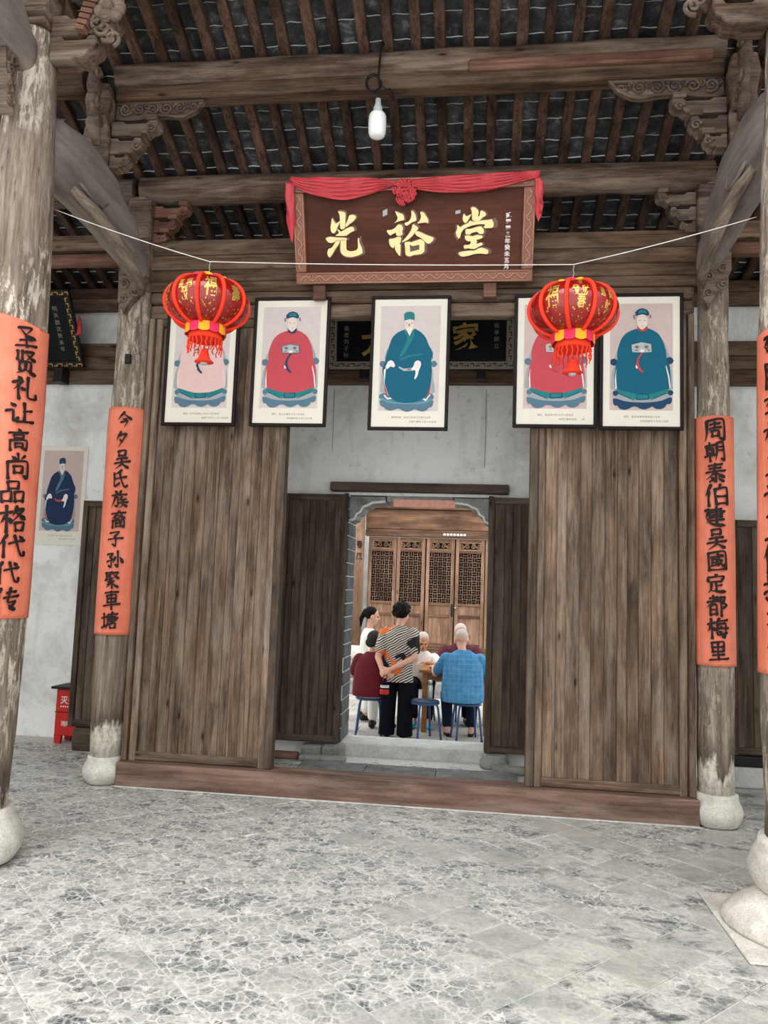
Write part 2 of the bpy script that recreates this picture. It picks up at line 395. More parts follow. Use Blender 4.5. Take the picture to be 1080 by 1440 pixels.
    def capsule(s, p, q, r1, r2, seg=12, mi=0):
        p, q = Vector(p), Vector(q); t = (q-p).normalized(); pts = []; rad = []
        for i in range(4):
            a = PI/2*(1-i/3.); pts.append(p-t*r1*math.sin(a)); rad.append(max(r1*math.cos(a), r1*.05))
        for i in range(4):
            a = PI/2*i/3.; pts.append(q+t*r2*math.sin(a)); rad.append(max(r2*math.cos(a), r2*.05))
        return s.tube(pts, rad, seg, mi)
    def loft(s, rings, seg=16, mi=0):
        """rings: (centre, rx, ry), horizontal, bottom to top"""
        vs = []; n = len(rings)
        for c, rx, ry in rings:
            for k in range(seg):
                a = 2*PI*k/seg; vs.append((c[0]+rx*math.cos(a), c[1]+ry*math.sin(a), c[2]))
        fs = [(i*seg+k, i*seg+(k+1) % seg, (i+1)*seg+(k+1) % seg, (i+1)*seg+k) for i in range(n-1) for k in range(seg)]
        fs += [list(range(seg))[::-1], [(n-1)*seg+k for k in range(seg)]]
        return s.add(vs, fs, mi, True)
    def mesh(s, name, mats):
        me = bpy.data.meshes.new(name); me.from_pydata(s.v, [], s.f)
        for m in (mats if isinstance(mats, (list, tuple)) else [mats]): me.materials.append(M[m] if isinstance(m, str) else m)
        me.polygons.foreach_set('material_index', s.mi); me.polygons.foreach_set('use_smooth', s.sm); me.update()
        return me
    def build(s, name, mats, parent=None, loc=None, bevel=0., rot=None):
        return link(name, s.mesh(name, mats), parent, loc, bevel, rot)
WL = {}
def link(name, me, parent=None, loc=None, bevel=0., rot=None, rel=False):
    """loc is a WORLD position; the parent's own world position is taken off"""
    o = bpy.data.objects.new(name, me); col.objects.link(o)
    L = Vector(loc) if loc is not None else Vector((0, 0, 0))
    WL[o.name] = L
    if parent is not None:
        o.parent = parent
        if not rel: o.location = L-WL[parent.name]
        else: o.location = L; WL[o.name] = WL[parent.name]+L
    else: o.location = L
    if rot is not None: o.rotation_euler = rot
    if bevel:
        b = o.modifiers.new('bevel', 'BEVEL'); b.width = bevel; b.segments = 2; b.limit_method = 'ANGLE'; b.angle_limit = .7
    return o
def tag(o, label, cat, group=None):
    o['label'] = label; o['category'] = cat
    if group: o['group'] = group
    return o
def struct(o, label=None):
    o['kind'] = 'structure'
    if label: o['label'] = label
    return o
def thing(name, label, cat, loc=(0, 0, 0), group=None, rotz=0.):
    o = bpy.data.objects.new(name, None); col.objects.link(o); o.location = loc; o.empty_display_size = .1
    if rotz: o.rotation_euler.z = rotz
    WL[o.name] = Vector(loc)
    return tag(o, label, cat, group)
def kids(o): return [c for c in bpy.data.objects if c.parent == o]
def clone(o, loc, label=None, rotz=None, parent=None):
    c = o.copy(); col.objects.link(c); c.location = loc
    if rotz is not None: c.rotation_euler.z = rotz
    if label: c['label'] = label
    for k in kids(o):
        k2 = k.copy(); col.objects.link(k2); k2.parent = c
        for g in kids(k):
            g2 = g.copy(); col.objects.link(g2); g2.parent = k2
    return c

def plank(w, h, d, ch=.006, axis='z'):
    """a board w wide, h long, d thick, long edges chamfered on both faces, centred; face towards -y"""
    p = [(-w/2+ch, -d/2), (w/2-ch, -d/2), (w/2, -d/2+ch), (w/2, d/2-ch), (w/2-ch, d/2), (-w/2+ch, d/2), (-w/2, d/2-ch), (-w/2, -d/2+ch)]
    mb = MB(); n = 8
    if axis == 'z': vs = [(x, y, -h/2) for x, y in p]+[(x, y, h/2) for x, y in p]
    else: vs = [(-h/2, y, x) for x, y in p]+[(h/2, y, x) for x, y in p]
    fs = [list(range(n))[::-1], list(range(n, 2*n))]+[(i, (i+1) % n, (i+1) % n+n, i+n) for i in range(n)]
    if axis != 'z': fs = [f[::-1] for f in fs]
    return mb.add(vs, fs)

# ------------------------------------------------------------------ lettering
GL = {}
def glyph(ch, bold=.0):
    key = (ch, bold)
    if key in GL: return GL[key]
    c = bpy.data.curves.new('g', 'FONT'); c.body = ch; c.offset = bold; c.resolution_u = 4
    o = bpy.data.objects.new('g', c); col.objects.link(o)
    dg = bpy.context.evaluated_depsgraph_get(); dg.update()
    m = bpy.data.meshes.new_from_object(o.evaluated_get(dg))
    r = ([(v.co.x-.5, v.co.y-.38) for v in m.vertices], [list(p.vertices) for p in m.polygons])
    bpy.data.objects.remove(o); bpy.data.curves.remove(c); bpy.data.meshes.remove(m)
    GL[key] = r
    return r
def glyph_bm(ch, size, bold=.0, brush=0., seed=0, sx=1., slices=0., rise=0.):
    vs, fs = glyph(ch, bold)
    bm = bmesh.new(); bv = [bm.verts.new((x, 0, z)) for x, z in vs]
    for f in fs:
        try: bm.faces.new([bv[i] for i in f])
        except ValueError: pass
    bmesh.ops.remove_doubles(bm, verts=bm.verts, dist=1e-5)
    if brush:
        for _ in range(2):
            es = [e for e in bm.edges if e.calc_length() > .09]
            if es: bmesh.ops.subdivide_edges(bm, edges=es, cuts=1)
        bmesh.ops.triangulate(bm, faces=bm.faces)
        for v in bm.verts:
            x, z = v.co.x, v.co.z
            q = Vector((x*2.3+seed*3.1, seed*1.7, z*2.3)); q2 = Vector((x*9+seed*3.1, seed*1.7, z*9))
            v.co.x = x+brush*(noise.noise(q)*1.3+.32*noise.noise(q2)) - .05*z
            v.co.z = z+brush*(noise.noise(q+Vector((9, 4, 2)))*1.3+.32*noise.noise(q2+Vector((5, 1, 7)))) + rise*x
    for v in bm.verts: v.co.x *= size*sx; v.co.z *= size
    if slices:
        k = math.ceil(.6*size*sx/slices)
        for i in range(-k, k+1):
            bmesh.ops.bisect_plane(bm, geom=bm.verts[:]+bm.edges[:]+bm.faces[:], plane_co=(i*slices, 0, 0), plane_no=(1, 0, 0))
    return bm
def bm_obj(bm, name, mats, parent, fn=None, solid=0., rel=False):
    if fn:
        for v in bm.verts: v.co = fn(v.co.x, v.co.y, v.co.z)
    if solid:
        r = bmesh.ops.extrude_face_region(bm, geom=bm.faces[:])
        nv = [g for g in r['geom'] if isinstance(g, bmesh.types.BMVert)]
        if callable(solid):
            for v in nv: v.co = v.co+solid(v.co)
        else: bmesh.ops.translate(bm, verts=nv, vec=(0, -solid, 0))
    me = bpy.data.meshes.new(name); bm.to_mesh(me); bm.free()
    for m in (mats if isinstance(mats, (list, tuple)) else [mats]): me.materials.append(M[m])
    return link(name, me, parent, (0, 0, 0), rel=rel)


# brush strokes of the couplet characters: points as xxyy on a 100 grid (y down); h level, p sweeping left, n sweeping right, d dot
BRUSH = {
 '圣': '2015 7012 4545p,3025 5045 9060n,2568 7262h,5050 5092,1092 9088h',
 '贤': '2008 2040,3806 3844,5010 8208 5045p,5520 9045n,3050 2882,3050 7048 7080,5055 4880 1598p,5580 8598d',
 '礼': '2505 3515d,1028 4022 1058p,2840 2895,3545 4555d,6008 6082 7592 9288 9275',
 '让': '2010 3220d,0842 2840 2880 4268,6510 6578,6542 9038h,4082 9880h',
 '高': '4802 5510d,1022 9018h,3030 3345,3030 7028 6745,3545 6744,1555 1598,1555 8552 8595 7590,3568 3785,3568 6667 6485,3784 6483',
 '尚': '5002 5028,2812 3825d,7510 6225p,1535 1598,1535 8532 8595 7490,3552 3778,3552 6650 6476,3776 6475',
 '品': '3008 3338,3008 7005 6836,3336 6835,0850 1090,0850 4248 4088,1088 4086,5550 5790,5550 9248 8888,5788 8886',
 '格': '0530 4225h,2505 2596,2435 0565p,2845 4060d,6205 4540p,5818 8815 4560p,5525 9555n,5565 5792,5565 8862 8490,5790 8489',
 '代': '3005 0545p,2032 1895,3840 9530h,5808 6850 8088 9592 9678,7508 8518d',
 '传': '3005 0545p,2032 1895,5022 8518h,4042 9537h,6505 5560 8558 6285,5570 7892d',
 '今': '5005 1048p,4815 9550n,4042 6045d,3062 6858 4895p',
 '夕': '4505 1855p,3525 7520 2895p,3845 5060d',
 '吴': '3008 3232,3008 7005 6830,3230 6829,2048 7844h,0868 9462h,5045 4575 1097p,5070 9097n',
 '氏': '6508 2525p,2520 2585 5072,2848 9040h,5518 6250 8088 9685',
 '族': '2505 3515d,0828 4824h,2828 2060 0590p,2545 4242 3888 2885,6008 4835p,5830 9026h,6540 4858p,6055 8852h,4872 9868h,7255 6885 4597p,7075 9597n',
 '裔': '4802 5510d,1518 8815h,4520 1548p,3832 3350,3550 5245,6828 5535p,5028 8850n,2058 1897,2058 8055 8095 7090,4060 3572p,5560 6570d,3875 3992,3875 6274 6190,3991 6190',
 '子': '2012 7508 4835,4835 5545 5290 3580,0850 9545h',
 '孙': '0820 4016 2538,2538 3045 2890 1582,0560 4550,6808 6890 5580,5540 4068p,8038 9565d',
 '聚': '0808 5005h,1508 1545,3808 3860,1520 3820,1532 3832,0550 5044,5512 8810 5545p,6022 9548n,2560 4062,4555 1580p,3870 1595p,6258 4070p,5070 5098,5572 9098n',
 '車': '1510 8508h,2525 2762,2525 7522 7260,2742 7240,2760 7258,0578 9574h,5002 5098',
 '塘': '0532 3828h,2010 2080,0585 4272,6502 7010d,4518 9515h,4518 4260 3097p,5530 8528 8352,5042 9540h,5552 8551,6822 6860,5568 5792,5568 8566 8390,5790 8389',
 '周': '2208 2060 1097p,2208 8505 8595 7288,3525 7022h,5215 5242,3242 7240h,3855 4080,3855 6653 6478,4078 6477',
 '朝': '0820 4818h,2805 2832,1432 1558,1432 4230 4156,1544 4143,1556 4155,0570 5066h,2858 2897,6012 6060 5095p,6012 9010 9295 8288,6030 9028,6048 9046',
 '泰': '2012 8008h,2528 7525h,0845 9540h,5005 4050 0578p,5045 9578n,5058 5095 4288,2868 3878d,2290 4280,7562 6072p,6078 8292d',
 '伯': '3005 0550p,2035 1897,6505 5522p,4525 4795,4525 9022 8893,4758 8956,4792 8890',
 '建': '3518 8015,8015 8040,2530 9227h,3842 8040,3055 8052h,2868 8865h,5805 5882,0818 2515 1242 2840 1080p,0848 3082 6592 9895n',
 '國': '1210 1292,1210 8808 8892,1292 8890,2530 7527h,2842 2860,2842 4840 4758,2858 4757,2572 5066,5518 6050 7880 8072,7048 5078p,6518 7225d',
 '定': '4802 5510d,1520 1538d,1520 8818 8035,2545 7542h,5045 5085,5062 7560,3055 2580 1097p,2585 5592 9795n',
 '都': '2015 5012h,3503 3530,0832 6028h,5515 0555p,2048 2092,2048 4846 4690,2068 4767,2090 4689,6815 9012 7838,7838 9550 7862,6812 6898',
 '梅': '0528 3824h,2205 2297,2130 0462p,2540 3855d,5805 4530p,5018 9514h,5032 4880 9076,5032 8830 8295 7290,4055 9852h,6240 6648d,6062 6470d',
 '里': '2208 2455,2208 7806 7653,2430 7729,2454 7652,5008 5092,2572 7570h,0893 9591h',
 '延': '7505 4515p,4530 4565,6515 6562,6540 8538,4565 9062h,0820 2818 1245 2842 1080p,0850 3082 6592 9895n',
 '陵': '1012 3010 2035,2035 3550 1862,1010 1097,5015 8512h,6804 6830,4532 9530h,6035 5048d,7835 8848d,5850 4568p,5555 8552 4897p,5562 9297n',
 '季': '6505 3515p,1228 8824h,5012 4848,4830 1555p,5230 8555n,3058 7055 5070,5070 5595 4090,1580 8877h',
 '札': '0530 4526h,2805 2895,2635 0565p,3245 4555d,6005 6082 7592 9588 9675',
 '三': '2520 7015h,3048 6545h,1085 9080h',
 '王': '2015 7812h,2550 7546h,0888 9483h,5015 5086',
 '位': '3005 0550p,2035 1897,6508 7218d,4530 9026h,5542 6070d,8038 7078p,4090 9787h',
 '扬': '0530 4026h,2505 2588 1280,0562 4250,5012 8510 5045,5045 9242 8595 7288,6850 4082p,8052 5595p',
 '英': '0820 9016h,3008 3230,6806 6528,2840 2860,2840 7438 7258,0862 9558h,5032 4568 1097p,5065 9297n',
 '名': '5005 2035p,4018 7815 2065p,3835 5045d,3562 3895,3562 8060 7893,3893 7892',
}
def brush_char(ch, size, sx=1., seed=0, weight=1.):
    """(x, z) ribbons of a brushed character, centred; returns an MB laid flat with y = 0"""
    mb = MB(); rr = random.Random(ord(ch)+seed*101)
    for st in BRUSH[ch].split(','):
        sty = st[-1] if st[-1] in 'hpnd' else ''
        pts = [(int(a[:2])/100-.5, .5-int(a[2:4])/100) for a in st.rstrip('hpnd').split(' ')]
        pts = [Vector((x+rr.uniform(-.012, .012)-.06*z, z+.09*x+rr.uniform(-.012, .012), 0)) for x, z in pts]
        L = sum((b-a).length for a, b in zip(pts[:-1], pts[1:]))
        if len(pts) == 2: pts.insert(1, (pts[0]+pts[1])/2+Vector((rr.uniform(-.02, .02), rr.uniform(-.0, .025) if sty == 'h' else rr.uniform(-.02, .02), 0)))
        P = [pts[0]*2-pts[1]]+pts+[pts[-1]*2-pts[-2]]; path = []
        for i in range(1, len(P)-2):
            n = max(4, int((P[i+1]-P[i]).length/.05))
            for k in range(n):
                q = k/n; a, b, c, d = P[i-1], P[i], P[i+1], P[i+2]; tn = .32
                m1, m2 = (c-a)*tn, (d-b)*tn
                path.append((2*q**3-3*q*q+1)*b+(q**3-2*q*q+q)*m1+(-2*q**3+3*q*q)*c+(q**3-q*q)*m2)
        path.append(pts[-1]); n = len(path)
        base = .052*weight*(1. if L > .28 else .9)
        ws = []
        for k in range(n):
            q = k/(n-1)
            w_ = {'h': .95-.75*math.sin(PI*q)*.5+.25*q, 'p': 1.15-1.0*q**1.5, 'n': .40+1.25*min(1, q/.8)**1.3 if q < .8 else .2+1.45*(1-q)/.2, 'd': .35+1.1*min(1, q*1.5)}.get(sty, 1.1-.45*math.sin(PI*q)+.05*q)
            ws.append(base*w_*(1+.10*noise.noise(Vector((q*5+seed, ord(ch)*.13, L*9)))))
        # rounded ends
        t0 = (path[0]-path[1]).normalized(); t1 = (path[-1]-path[-2]).normalized()
        path = [path[0]+t0*ws[0]*.9, path[0]+t0*ws[0]*.55]+path+[path[-1]+t1*ws[-1]*.55, path[-1]+t1*ws[-1]*.9]
        ws = [ws[0]*.25, ws[0]*.75]+ws+[ws[-1]*.75, ws[-1]*.25]
        vs = []; N = len(path)
        for k in range(N):
            t = (path[min(k+1, N-1)]-path[max(k-1, 0)]).normalized(); nn = Vector((-t.y, t.x, 0))
            if abs(t.x) > abs(t.y): nn = (nn+Vector((.35 if nn.y > 0 else -.35, 0, 0))).normalized()   # slanted brush tip
            for e in (-1, -.33, .33, 1): v = path[k]+nn*ws[k]*e; vs.append((v.x*size*sx, 0, v.y*size))
        fs = [(k*4+i, k*4+i+1, k*4+i+5, k*4+i+4) for k in range(N-1) for i in range(3)]
        mb.add(vs, fs)
    return mb

# ================================================================== THE SETTING
HX = 4.6          # half width of the hall
WY0, WY1 = 1.45, 1.85   # the whitewashed gate wall
# ---- floor
floor = MB().bb(-HX, HX, -7.5, WY1, -.10, -.006).build('floor', 'grout'); struct(floor, 'crazed grey stone floor laid on the diagonal')
T = .25
def floor_tiles():
    cands = []
    q = math.sqrt(.5)
    u0, v0 = (1.083-2.251)*q, (1.083+2.251)*q
    for i in range(-40, 40):
        for j in range(-40, 40):
            u = u0+(i+.5)*T; v = v0+(j+.5)*T
            x = (u+v)*q; y = (u-v)*q
            if abs(x) > HX-.2 or y > WY0-.19 or y < -3.6: continue
            if abs(y) < .06 and abs(x) < 2.05: continue
            p = project((x, y, 0))
            if p is None: continue
            seen = -60 < p[0] < 1140 and p[1] < 1500
            cands.append((0 if seen else 1, p[2], x, y))
    cands.sort()
    base = []
    for k in range(6):
        g = .0035; h = T/2-g; mb = MB(); rr = random.Random(k)
        c = [(-h, -h), (h, -h), (h, h), (-h, h)]
        b = .004
        top = [(x*(1-b/h), y*(1-b/h), rr.uniform(-.0012, .0012)) for x, y in c]
        mid = [(x, y, -.004) for x, y in c]; bot = [(x, y, -.016) for x, y in c]
        mb.add(top+mid+bot, [(0, 1, 2, 3)]+[(a+4, (a+1) % 4+4, (a+1) % 4, a) for a in range(4)]+[(a+8, (a+1) % 4+8, (a+1) % 4+4, a+4) for a in range(4)])
        base.append(mb.mesh('floor_tile', 'floor'))
    rest = MB()
    for n, (sn, d, x, y) in enumerate(cands):
        z = rnd.uniform(-.002, .0015); k = rnd.randrange(6)
        if n < 300 and sn == 0:
            link('floor_tile', base[k], floor, (x, y, z), rot=(rnd.uniform(-.006, .006), rnd.uniform(-.006, .006), PI/4+rnd.randrange(4)*PI/2))
        else:
            R = Matrix.Rotation(PI/4, 3, 'Z'); me = base[k]
            rest.add([R @ v.co+Vector((x, y, z)) for v in me.vertices], [list(p.vertices) for p in me.polygons])
    if rest.f:
        o = rest.build('outlying_floor_tiles', 'floor', floor); o['kind'] = 'stuff'
    MB().bb(-2.1, 2.1, -.126, -.105, 0, .009).build('mortar_line', 'grout', floor, bevel=.004)
floor_tiles()

# ---- gate wall with its doorway, side walls
DX, DZ = .66, 2.42
wall = MB()
wall.bb(-HX, -DX-.11, WY0, WY1, -.3, 4.46).bb(DX+.11, HX, WY0, WY1, -.3, 4.46).bb(-DX-.11, DX+.11, WY0, WY1, DZ, 4.46)
wall = struct(wall.build('wall_back', 'plaster'), 'whitewashed wall around the gate doorway')
struct(MB().bb(-HX-.2, -HX, -6.5, WY1, -.1, 4.9).build('wall_left', 'plaster'), 'white side wall')
struct(MB().bb(HX, HX+.2, -6.5, WY1, -.1, 4.9).build('wall_right', 'plaster'), 'white side wall')
# brick jambs of the doorway
for sx in (-1, 1):
    z = .11; k = 0
    while z < 2.40:
        h = min(.128, 2.41-z); off = .012*rnd.random()
        full = k % 2 == 0
        a, b = sorted((sx*(DX+off*.5), sx*(DX+.12)))
        if full:
            MB().bb(a, b, WY0-.012+off, WY1, z+.004, z+h-.004).build('brick', 'brick', wall, bevel=.004)
        else:
            MB().bb(a, b, WY0-.006+off, WY0+.19, z+.004, z+h-.004).build('brick', 'brick', wall, bevel=.004)
            MB().bb(a, b, WY0+.2, WY1, z+.004, z+h-.004).build('brick', 'brick', wall, bevel=.004)
        z += h; k += 1
    a, b = sorted((sx*(DX+.009), sx*(DX+.115)))
    MB().bb(a, b, WY0, WY1-.01, .1, 2.42).build('jamb_mortar', 'lime', wall)

# boards on the gate wall under the roof
def board_row(name, label, x0, x1, zs, y0, y1, mat, cuts=()):
    o = thing(name, label, 'beam', ((x0+x1)/2, (y0+y1)/2, zs[0]))
    for a, b in zip(zs[:-1], zs[1:]):
        me = plank(b-a-.003, x1-x0, y1-y0, .007, 'x').mesh('plank', mat)
        link('plank', me, o, ((x0+x1)/2, (y0+y1)/2+rnd.uniform(-.004, .004), (a+b)/2))
    return o
t1 = board_row('trim_1', '', -HX, HX, [3.485, 3.62, 3.755, 3.89], WY0-.09, WY0-.002, 'lintel')
t2 = board_row('trim_2', '', -HX, HX, [4.235, 4.35, 4.46], WY0-.10, WY0-.002, 'lintel')
for t, l in ((t1, 'brown boards set across the white gate wall'), (t2, 'brown wall plate boards under the rafters')):
    del t['category']; struct(t, l)

# ---- roof: rafters with dark tiles bedded between them
def rz(y): return 4.83-.435*y if y < 0 else 4.83-.27*y
deck = MB()
for (ya, yb) in ((-3.1, 0.), (0., 2.5)):
    deck.add([(x, y, rz(y)+dz) for x in (-HX-.3, HX+.3) for y in (ya, yb) for dz in (.11, .22)],
             [(0, 2, 3, 1), (4, 5, 7, 6), (0, 1, 5, 4), (2, 6, 7, 3), (0, 4, 6, 2), (1, 3, 7, 5)])
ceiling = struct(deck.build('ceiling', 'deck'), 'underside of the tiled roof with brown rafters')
SP, RW = .18, .072
rafters = []
def rafter_mesh(seed):
    rr = random.Random(seed); mb = MB(); pts = [-3.05, -2.4, -1.7, -.85, 0., .7, 1.5, 2.4]; vs = []; fs = []
    for y in pts:
        j = rr.uniform(-.006, .006); ww = RW/2*rr.uniform(.9, 1.1)
        for dx, dz in ((-ww, .066), (-ww, .008), (-ww+.008, 0), (ww-.008, 0), (ww, .008), (ww, .066)): vs.append((dx+j, y, rz(y)+dz+.001))
    for i in range(len(pts)-1):
        for k in range(6): fs.append((i*6+k, i*6+(k+1) % 6, (i+1)*6+(k+1) % 6, (i+1)*6+k))
    fs += [tuple(range(6))[::-1], tuple((len(pts)-1)*6+k for k in range(6))]
    return mb.add(vs, [f[::-1] for f in fs]).mesh('rafter', 'rafter')
rms = [rafter_mesh(i) for i in range(5)]
nx = int(HX/SP)
for i in range(-nx, nx+1):
    link('rafter', rms[rnd.randrange(5)], ceiling, (i*SP+rnd.uniform(-.008, .008)+.05, 0, 0), rot=(0, 0, rnd.uniform(-.003, .003)))
def roof_tiles():
    meshes = []
    for k in range(4):
        mb = MB(); rr = random.Random(k+50); L, W, th = .205, .176, .013
        wv = [rr.uniform(-.003, .003) for _ in range(4)]
        xs = [-W/2, -W/6, W/6, W/2]
        top = []; bot = []
        for y in (0, L):
            for x, d in zip(xs, wv): bot.append((x, y+d*2*(y == 0), 0)); top.append((x, y+d*2*(y == 0), th))
        n = 4; vs = bot+top; fs = []
        for i in range(3): fs += [(i, i+1, i+1+n, i+n)[::-1], (8+i, 8+i+1, 8+i+1+n, 8+i+n)]
        for i in range(3): fs.append((i, i+1, 8+i+1, 8+i))
        mb.add(vs, fs)
        mb.mi = [0]*6+[1]*3
        meshes.append(mb.mesh('roof_tile', ['tile', 'lime']))
    cl = []
    EX = .158
    for seg in (0, 1):
        sl = math.atan(.435) if seg == 0 else math.atan(.27)
        rows = int((2.95 if seg == 0 else 2.4)/math.cos(sl)/EX)
        for r in range(rows):
            y = -(r+1)*EX*math.cos(sl) if seg == 0 else r*EX*math.cos(sl)
            for i in range(-nx, nx):
                x = (i+.5)*SP+.05; jy = rnd.uniform(-.012, .012)
                p = project((x, y+jy, rz(y)+.08))
                vis = p and -20 < p[0] < 1100 and -30 < p[1] < 420 and abs(x) < 2.15 and y < .75
                cl.append((0 if vis else 1, p[2] if p else 99, x, y+jy, sl))
    cl.sort(); rest = MB()
    for n, (vis, d, x, y, sl) in enumerate(cl):
        k = rnd.randrange(4); rx = -sl+.066; z = rz(y)+.068+rnd.uniform(0, .004)
        if vis == 0 and n < 300:
            link('roof_tile', meshes[k], ceiling, (x, y, z), rot=(rx, 0, rnd.uniform(-.02, .02)))
        else:
            R = Matrix.Rotation(rx, 3, 'X'); me = meshes[k]; o = len(rest.v)
            rest.v += [tuple(R @ v.co+Vector((x, y, z))) for v in me.vertices]
            for p in me.polygons: rest.f.append([a+o for a in p.vertices]); rest.mi.append(p.material_index); rest.sm.append(False)
    o = rest.build('outlying_roof_tiles', ['tile', 'lime'], ceiling); o['kind'] = 'stuff'
roof_tiles()

# ================================================================== TIMBER FRAME
def log(mb, x0, x1, y, z, r, mi=0, n=9, wob=.05, seed=0, flat=(1, 1)):
    rr = random.Random(seed)
    pts = [(x0+(x1-x0)*i/n, y, z+rr.uniform(-.006, .006)) for i in range(n+1)]
    mb.tube(pts, [r*rr.uniform(1-wob, 1+wob) for _ in pts], 16, mi, flat=flat, up=(0, 0, 1))
    return mb
def scroll(mb, cx, cz, r, y, turns=1.6, th=.012, mi=0, sg=1, start=0., n=22, plane='x'):
    pts = []
    for i in range(n+1):
        t = i/n; a = start+sg*turns*2*PI*t; q = r*(1-.86*t)
        p = (cx+q*math.cos(a), y, cz+q*math.sin(a)) if plane == 'x' else (y, cx+q*math.cos(a), cz+q*math.sin(a))
        pts.append(p)
    mb.tube(pts, [th*(1-.4*i/n) for i in range(n+1)], 6, mi)
# purlin over the hall, nearer one (two pieces: round log on a squared tie)
def purlin_near():
    t = thing('purlin', 'long brown log purlin on a squared tie, the one the light bulb hangs from', 'beam', (0, -.85, 4.9))
    log(MB(), -2.065, 2.065, -.85, 5.098, .098, n=12, seed=3).build('log', 'beam', t)
    MB().bb(-2.06, 2.06, -.915, -.785, 4.905, 5.012).build('tie_board', 'lintel', t, bevel=.014)
    MB().bb(.42, 1.98, -.955, -.905, 4.985, 5.06).build('repair_splice', 'carvedred', t, bevel=.015)
    return t
purlin_near()
t = thing('purlin', 'smooth weathered purlin directly above the name plaque', 'beam', (0, 0, 4.6))
log(MB(), -2.24, 2.24, 0, 4.715, .118, n=12, seed=5, flat=(1, .95)).build('log', 'beam', t)
t = thing('purlin', 'purlin with carved underside over the front columns, at top edge of the picture', 'beam', (0, -1.72, 5.25))
log(MB(), -2.2, 2.2, -1.72, 5.46, .11, n=12, seed=8).build('log', 'beam', t)
MB().bb(-2.2, 2.2, -1.79, -1.65, 5.2, 5.36).build('tie_board', 'lintel', t, bevel=.012)
for sx, nm in ((-1, 'left'), (1, 'right')):
    for (y, z, lab) in ((0, 4.715, 'purlin of the %s side aisle level with the plaque purlin'), (-.85, 5.09, 'nearer purlin of the %s side aisle')):
        o = log(MB(), min(sx*2.3, sx*HX), max(sx*2.3, sx*HX), y, z, .105, n=6, seed=int(10+y*3+sx)).build('purlin', 'beam')
        tag(o, lab % nm, 'beam')
    o = MB().bb(min(sx*2.34, sx*HX), max(sx*2.34, sx*HX), -.07, .07, 4.2, 4.33).build('tie_beam', 'lintel', bevel=.01)
    tag(o, 'dark upper tie beam of the %s side aisle behind the column' % nm, 'beam')
    o = log(MB(), min(sx*2.34, sx*HX), max(sx*2.34, sx*HX), -.02, 4.13, .055, n=5, seed=40+sx).build('tie_beam', 'carvedred')
    tag(o, 'reddish lower tie pole of the %s side aisle behind the column' % nm, 'beam')

# boards over the screen
o = board_row('lintel_wall', 'wide brown lintel boards behind the name plaque', -2.13, 2.13, [3.845, 3.93, 4.03, 4.15, 4.28], -.05, .03, 'lintel')
MB().bb(-2.1, 2.1, .10, .2, 4.27, 4.335).build('cap_rail', 'beam', o, bevel=.008)
o = thing('lintel_rail', 'rounded double rail running behind the tops of the portraits', 'beam', (0, 0, 3.63))
MB().bb(-2.1, 2.1, -.065, .05, 3.745, 3.842).build('rail', 'panelx', o, bevel=.03)
MB().bb(-2.1, 2.1, -.04, .05, 3.63, 3.743).build('rail', 'panelx', o, bevel=.025)

# ---- columns
def column(label, x, y, prof, mat, base, seed, lean=0., peg=None):
    t = thing('column', label, 'column', (x, y, 0))
    mb = MB(); p2 = []
    for (r, z), (r2, z2) in zip(prof[:-1], prof[1:]):
        n = max(1, int((z2-z)/.12))
        for k in range(n): q = k/n; p2.append((r+(r2-r)*q, z+(z2-z)*q))
    p2.append(prof[-1])
    mb.lathe(p2, 40, (x, y, 0), 0, .009, seed)
    mb.build('shaft', mat, t)
    b = MB().lathe(base[0], 36, (x, y, 0), 0, .010, seed+5).build('stone_base', 'stone', t)
    if len(base) > 1: MB().lathe(base[1], 36, (x, y, 0), 0, .014, seed+9).build('plinth', 'stone', t)
    if len(base) > 2: MB().box((x, y, .006), (.80, .80, .012), 0, Matrix.Rotation(base[2], 3, 'Z')).build('footing_slab', 'stone', t, bevel=.01)
    if peg: MB().box(peg, (.045, .03, .075)).build('peg', 'iron', t, bevel=.004)
    return t
CI = 2.23
base_in = [[(.115, 0), (.14, .015), (.166, .06), (.168, .10), (.152, .14), (.134, .175), (.132, .2), (.12, .205)]]
column('left rear wooden column with orange-red couplet starting with a tent-shaped character', -2.235, 0,
       [(.120, .19), (.130, .5), (.136, 1.4), (.140, 2.7), (.134, 3.6), (.125, 4.2), (.115, 4.62)], 'col_in', base_in, 1, peg=(-2.21, -.139, 3.27))
column('right rear wooden column with orange-red couplet beside the plank screen', 2.235, 0,
       [(.120, .21), (.124, .5), (.124, 1.4), (.118, 2.7), (.108, 3.6), (.105, 4.2), (.10, 4.62)], 'col_in',
       [[(.12, 0), (.145, .012), (.165, .06), (.175, .10), (.160, .145), (.142, .18), (.140, .215), (.12, .22)]], 2)
base_fr = [[(.20, .165), (.232, .19), (.262, .25), (.268, .29), (.245, .35), (.222, .39), (.216, .42), (.18, .425)],
           [(.37, .012), (.38, .03), (.355, .075), (.29, .12), (.245, .15), (.215, .17), (.19, .18)], .0]
base_fl = [[(.20, 0), (.245, .02), (.275, .07), (.278, .12), (.25, .19), (.22, .24), (.21, .28), (.18, .285)]]
column('left front column, thick and peeling, cut by the left picture edge', -2.15, -1.72,
       [(.18, .26), (.19, .8), (.200, 1.4), (.192, 2.8), (.178, 3.6), (.142, 4.3), (.118, 4.75), (.117, 4.768)], 'col_front', base_fl, 3)
column('right front column cut by the right picture edge, on a drum-shaped stone', 2.152, -1.72,
       [(.185, .40), (.19, .8), (.193, 1.4), (.180, 2.8), (.166, 3.5), (.140, 4.2), (.120, 4.75), (.119, 4.768)], 'col_front', base_fr, 4)
